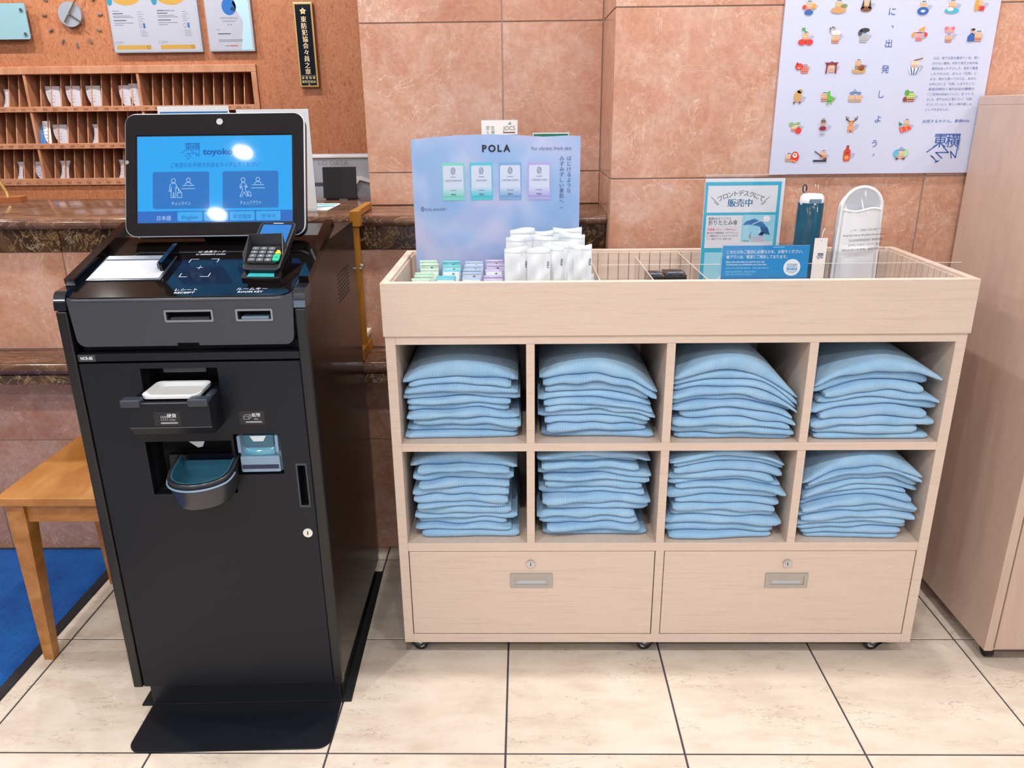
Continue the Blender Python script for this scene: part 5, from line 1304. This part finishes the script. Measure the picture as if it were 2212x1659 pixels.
# deck
dk_o = Vector((0, .004, 1.018)); dux, duy = Vector((1, 0, 0)), Vector((0, DC, DS)); dn = dux.cross(duy)
dk_ = MB(); dk_.prism(rr(.4465, .298, .03, 6, -.0045, .145, (.004, .004, .022, .030)), dk_o, dux, duy, dn, -.010, 0)
deck = dk_.build('control_deck', GLOSS, ki, 25)
MB().tube([dk_o+dux*x+duy*y+dn*-.006 for x, y in rr(.4485, .300, .03, 6, -.0045, .145, (.004, .004, .022, .030))], .0032, 6, True).build('deck_rim', P('dark grey rim', '#4a4e58', .3), deck, 60)
def D(x, s, n_=0.): return dk_o+dux*x+duy*(s+.0065)+dn*n_
mb = MB(); mb.prism([(-.214, .062), (-.062, .062), (-.066, .178), (-.218, .178)], D(0, 0), dux, duy, dn, .0002, .002); mb.build('scanner_frame', P('slate frame', '#3d4450', .25), deck)
mb = MB(); mb.prism([(-.208, .068), (-.067, .068), (-.0705, .155), (-.2105, .155)], D(0, 0), dux, duy, dn, .002, .003); mb.build('scanner_glass', P('milky scanner glass', '#b4b9c3', .2), deck)
mb = MB(); mb.prism([(-.2105, .157), (-.0705, .157), (-.071, .175), (-.211, .175)], D(0, 0), dux, duy, dn, .002, .005); mb.build('scanner_strip', P('grey scanner strip', '#79828f', .25), deck)
mb = MB(); mb.prism(rr(.010, .100, .004, 3, -.072, .150), D(0, 0), dux, duy, dn, .003, .022); mb.build('paper_guide', GLOSS, deck, 30)
mb = MB(); mb.prism(rr(.006, .050, .002, 3, -.081, .135), D(0, 0), dux, duy, dn, .003, .015); mb.build('paper_guide', P('slate frame', '#3d4450', .25), deck, 30)
p = PL(D(0, 0, .0004), dux, duy); LG = P('light print', '#c3cad2', .5)
p.text('IC 会員カード', .003, .196, LG, 1, width=.058, size=.012, bold=.02); p.text("IC MEMBER'S CARD", .004, .184, LG, 1, width=.064, size=.008, bold=.02)
for sx in (-1, 1):
    p.line([(.0015+sx*.030, .092), (.0015+sx*.030, .076), (.0015+sx*.014, .076)], .0016, LG, 1); p.line([(-.0005+sx*.030, .146), (-.0005+sx*.030, .162), (-.0005+sx*.014, .162)], .0016, LG, 1)
p.line([(-.006, .12), (.007, .12)], .0012, LG, 1); p.line([(.0005, .113), (.0005, .128)], .0012, LG, 1)
p.text('レシート', .006, .012, LG, 1, width=.044, size=.013, bold=.02); p.text('RECEIPT', .006, .0005, LG, 1, width=.040, size=.010, bold=.02)
p.text('ルームキー', .137, .012, LG, 1, width=.061, size=.013, bold=.02); p.text('ROOM KEY', .137, .0005, LG, 1, width=.050, size=.010, bold=.02)
p.build('deck_print', deck)
# card terminal on the deck
ta = radians(13); ty = radians(-3)
tu = (dux*cos(ty)+duy*sin(ty)).normalized(); tv0 = (duy*cos(ty)-dux*sin(ty)).normalized(); tv = (tv0*cos(ta)+dn*sin(ta)).normalized(); tn = tu.cross(tv)
to = D(.146, .068, .004)
mb = MB(); mb.prism(rr(.074, .160, .008, 4, 0, .080), to, tu, tv, tn, 0, .018); tm = mb.build('card_terminal', BLACK, ki, 30)
MB().tube([to+tu*x+tv*y+tn*.017 for x, y in rr(.074, .160, .008, 4, 0, .080)], .002, 6, True).build('terminal_rim', P('slate metal', '#5c6672', .3, .5), tm, 60)
mb = MB(); mb.prism([(-.03, .10), (.03, .10), (.03, .19), (-.03, .19)], D(.147, 0), dux, duy, dn, -.001, .02); mb.build('terminal_stand', VOID, tm)
mb = MB(); mb.prism(rr(.080, .022, .004, 3, 0, -.004), to, tu, tv, tn, -.002, .006); mb.build('card_slot', BLACK, tm)
mb = MB(); mb.prism([(-.028, -.010), (.028, -.010), (.026, .000), (-.026, .000)], to, tu, tv, tn, .006, .0068); mb.build('card_hint', P('teal lamp print', '#3bb4bc', .3, emit='#2a9aa4', es=.4), tm)
mb = MB(); mb.prism(rr(.062, .060, .004, 3, -.002, .046), to, tu, tv, tn, .018, .021); mb.build('keypad_plate', VOID, tm)
KM = P('grey key', '#596068', .35); kk = PL(to+tn*.0242, tu, tv)
for r in range(4):
    for c in range(3):
        mb = MB(); mb.prism(rr(.0145, .0092, .002, 2, -.0235+.0172*c, .024+.0125*r), to, tu, tv, tn, .021, .024); mb.build('key', KM, tm)
        kk.text([['*', '0', '#'], ['7', '8', '9'], ['4', '5', '6'], ['1', '2', '3']][r][c], -.0235+.0172*c, .0215+.0125*r, WINK, 1, size=.007)
mb = MB(); mb.prism(rr(.014, .021, .003, 2, .027, .031), to, tu, tv, tn, .021, .0245); mb.build('enter_key', P('green key', '#12b98e', .35), tm); kk.text('OK', .027, .029, INK, 3, size=.006)
mb = MB(); mb.prism([(.021, .044), (.034, .044), (.030, .054), (.024, .056)], to, tu, tv, tn, .021, .0245); mb.build('clear_key', P('yellow key', '#e8c93a', .35), tm); kk.build('key_print', tm)
def TP(u, v, n_): return to+tu*u+tv*v+tn*n_
def wall4(a, b, c, d):
    nn = (Vector(b)-Vector(a)).cross(Vector(d)-Vector(a)).normalized()*.0014
    return [a, b, c, d, Vector(a)+nn, Vector(b)+nn, Vector(c)+nn, Vector(d)+nn], [(0, 3, 2, 1), (4, 5, 6, 7), (0, 1, 5, 4), (1, 2, 6, 5), (2, 3, 7, 6), (3, 0, 4, 7)]
hm = MB()
hm.add(*wall4(TP(-.037, .012, .018), TP(-.036, .080, .018), TP(-.040, .086, .042), TP(-.042, .030, .030)))
hm.add(*wall4(TP(-.036, .080, .018), TP(.034, .080, .018), TP(.030, .090, .042), TP(-.040, .086, .042)))
hm.add(*wall4(TP(.034, .080, .018), TP(.037, .012, .018), TP(.043, .030, .032), TP(.030, .090, .042)))
hm.build('keypad_hood', P('satin hood black', '#26282e', .4), tm)
mb = MB(); mb.prism(rr(.062, .070, .002, 2, 0, .117), to, tu, tv, tn, .018, .0192); mb.build('terminal_screen', P('terminal screen glow', '#05070c', .08, emit='#2f8fe8', es=.9), tm)
p = PL(TP(0, .156, .0196), tu, tv); p.rect(-.01, .012, -.001, .0012, LG, 1); p.build('terminal_mark', tm)
# monitor
MT = radians(20.5); mu = Vector((1, 0, 0)); mv = Vector((0, sin(MT), cos(MT))); mn = mu.cross(mv); mo_ = Vector((.002, .24, 1.101))
mb = MB(); mb.prism(rr(.396, .273, .022, 6, 0, .1365), mo_, mu, mv, mn, -.030, -.001); mon = mb.build('monitor', BLACK, ki, 30)
MB().tube([mo_+mu*x+mv*y+mn*-.004 for x, y in rr(.396, .273, .022, 6, 0, .1365)], .0026, 8, True).build('monitor_rim', P('silver rim', '#b9c4d2', .3, .3), mon, 60)
def frame_ring(name, out, inn, o, u, v, n_, d0, d1, m, par):
    """flat ring between two outlines of equal point count"""
    k = len(out); V_ = lambda p_, d: o+u*p_[0]+v*p_[1]+n_*d
    vs = [V_(q, d1) for q in out]+[V_(q, d1) for q in inn]+[V_(q, d0) for q in out]+[V_(q, d0) for q in inn]
    fs = []
    for i in range(k):
        j = (i+1) % k
        fs += [(i, j, k+j, k+i), (2*k+i, 2*k+j, j, i), (k+i, k+j, 3*k+j, 3*k+i)]
    mb = MB(); mb.add(vs, fs); return mb.build(name, m, par)
SX0, SX1, SV0, SV1 = -.172, .172, .029, .223
frame_ring('bezel', rr(.394, .271, .021, 6, 0, .1365), rr(SX1-SX0+.006, SV1-SV0+.006, .0006, 6, 0, (SV0+SV1)/2), mo_, mu, mv, mn, -.001, .002, P('gloss bezel', '#1a191d', .015, spec=.35), mon)
mb = MB(); mb.cyl(mo_+mu*.012+mv*.2545+mn*.0018, mo_+mu*.012+mv*.2545+mn*.0026, .0072, n=20); mb.build('camera_lens', P('grey lens', '#8f9196', .2), mon)
mb = MB(); mb.cyl(mo_+mu*-.194+mv*.165+mn*.0018, mo_+mu*-.194+mv*.165+mn*.003, .0045, n=14); mb.build('side_button', CHROME, mon)
def scr(nm, c, es=1.): return P('screen '+nm, '#030406', .03, emit=c, es=es)
S_BG, S_BTN, S_BAR, S_LNG, S_TXT, S_WHT = scr('sky', '#2aa6f2'), scr('button', '#2a76c4'), scr('bar', '#2d6cc4'), scr('language', '#3fa9ee'), scr('text', '#1c62b4'), scr('white', '#b6d8f4')
s = PL(mo_+mn*.0, mu, mv); s.rect(SX0-.003, SX1+.003, SV0-.003, SV1+.003, VOID, 0); s.rect(SX0, SX1, SV0, SV1, S_BG, 1); s.build('screen', mon)
s = PL(mo_+mu*SX0*0+mv*SV0+mn*.0003, mu, mv); sx_ = lambda px: (px-464.5)/335*.344; sv_ = lambda py: (480-py)/187*.194
s.logo(sx_(393), sv_(341), .036, S_TXT, 1, .035); s.text('toyoko', sx_(471), sv_(333), S_TXT, 1, width=.067, size=.019, bold=.035)
s.text('ご希望のお手続き内容をタッチしてください', sx_(465), sv_(360), S_TXT, 1, width=.197, size=.0118, bold=.005)
s.rect(SX0, SX1, 0, sv_(455), S_BAR, 1); s.text('日本語', sx_(354), sv_(474), S_WHT, 2, width=.031, size=.0115)
for a, b, tx, ww in ((383, 437, 'English', .036), (440, 493, '中文繁體', .040), (496, 550, '中文简体', .040), (553, 606, '한국어', .030)):
    s.rrect(sx_(a), sx_(b), sv_(477), sv_(457), .003, S_LNG, 2); s.text(tx, sx_((a+b)/2), sv_(472.5), S_TXT, 3, width=ww, size=.0115)
so_ = s.build('screen_text', mon)
for a, b, tx, walk in ((330, 452, 'チェックイン', 0), (481, 602, 'チェックアウト', 1)):
    s = PL(mo_+mv*SV0+mn*.0003, mu, mv); x0, x1 = sx_(a), sx_(b); c = (x0+x1)/2
    s.rrect(x0, x1, sv_(450), sv_(370), .005, S_BTN, 1); s.text(tx, c, sv_(442), S_WHT, 2, width=.042 if not walk else .047, size=.0098)
    hx, hy = c-.0165+walk*.0, sv_(389); lw = .0011
    s.line(ell(hx, hy, .0044, .0044, 14), lw, S_WHT, 2, True)
    if not walk:
        s.line([(hx-.004, hy-.006), (hx-.008, hy-.010), (hx-.0095, hy-.024), (hx-.006, hy-.024), (hx-.005, hy-.014), (hx-.0055, hy-.038), (hx-.001, hy-.038), (hx, hy-.026), (hx+.001, hy-.038), (hx+.005, hy-.038), (hx+.005, hy-.014), (hx+.013, hy-.020), (hx+.0115, hy-.022), (hx+.004, hy-.006)], lw, S_WHT, 2, True)
        s.line([(hx+.009, hy-.027), (hx+.018, hy-.027), (hx+.018, hy-.038), (hx+.009, hy-.038)], lw, S_WHT, 2, True); s.line([(hx+.0115, hy-.027), (hx+.0115, hy-.023), (hx+.0155, hy-.023), (hx+.0155, hy-.027)], lw, S_WHT, 2)
    else:
        s.line([(hx-.002, hy-.006), (hx-.007, hy-.013), (hx-.006, hy-.020), (hx-.003, hy-.013), (hx-.001, hy-.023), (hx-.007, hy-.037), (hx-.003, hy-.038), (hx+.002, hy-.027), (hx+.008, hy-.037), (hx+.011, hy-.036), (hx+.005, hy-.022), (hx+.004, hy-.013), (hx+.008, hy-.018), (hx+.009, hy-.015), (hx+.003, hy-.006)], lw, S_WHT, 2, True)
        s.line([(hx+.010, hy-.026), (hx+.016, hy-.028), (hx+.018, hy-.037), (hx+.012, hy-.036)], lw, S_WHT, 2, True)
    rx = c+.0165; s.line(ell(rx, hy+.001, .0042, .0044, 14), lw, S_WHT, 2, True); s.line([(rx-.0075, hy-.010), (rx-.006, hy-.006), (rx, hy-.0042), (rx+.006, hy-.006), (rx+.0075, hy-.010)], lw, S_WHT, 2)
    s.line([(rx-.013, hy-.0115), (rx+.013, hy-.0115)], lw, S_WHT, 2); s.line([(rx-.015, hy-.0185), (rx+.015, hy-.0185)], lw, S_WHT, 2)
    s.build('touch_button', mon)
# arm carrying the monitor
mb = MB(); mb.prism([(.302, 1.08), (.38, 1.08), (.36, 1.25), (.315, 1.25)], (-.05, 0, 0), (0, 1, 0), (0, 0, 1), (1, 0, 0), 0, .1); mb.build('monitor_arm', BLACK, ki)
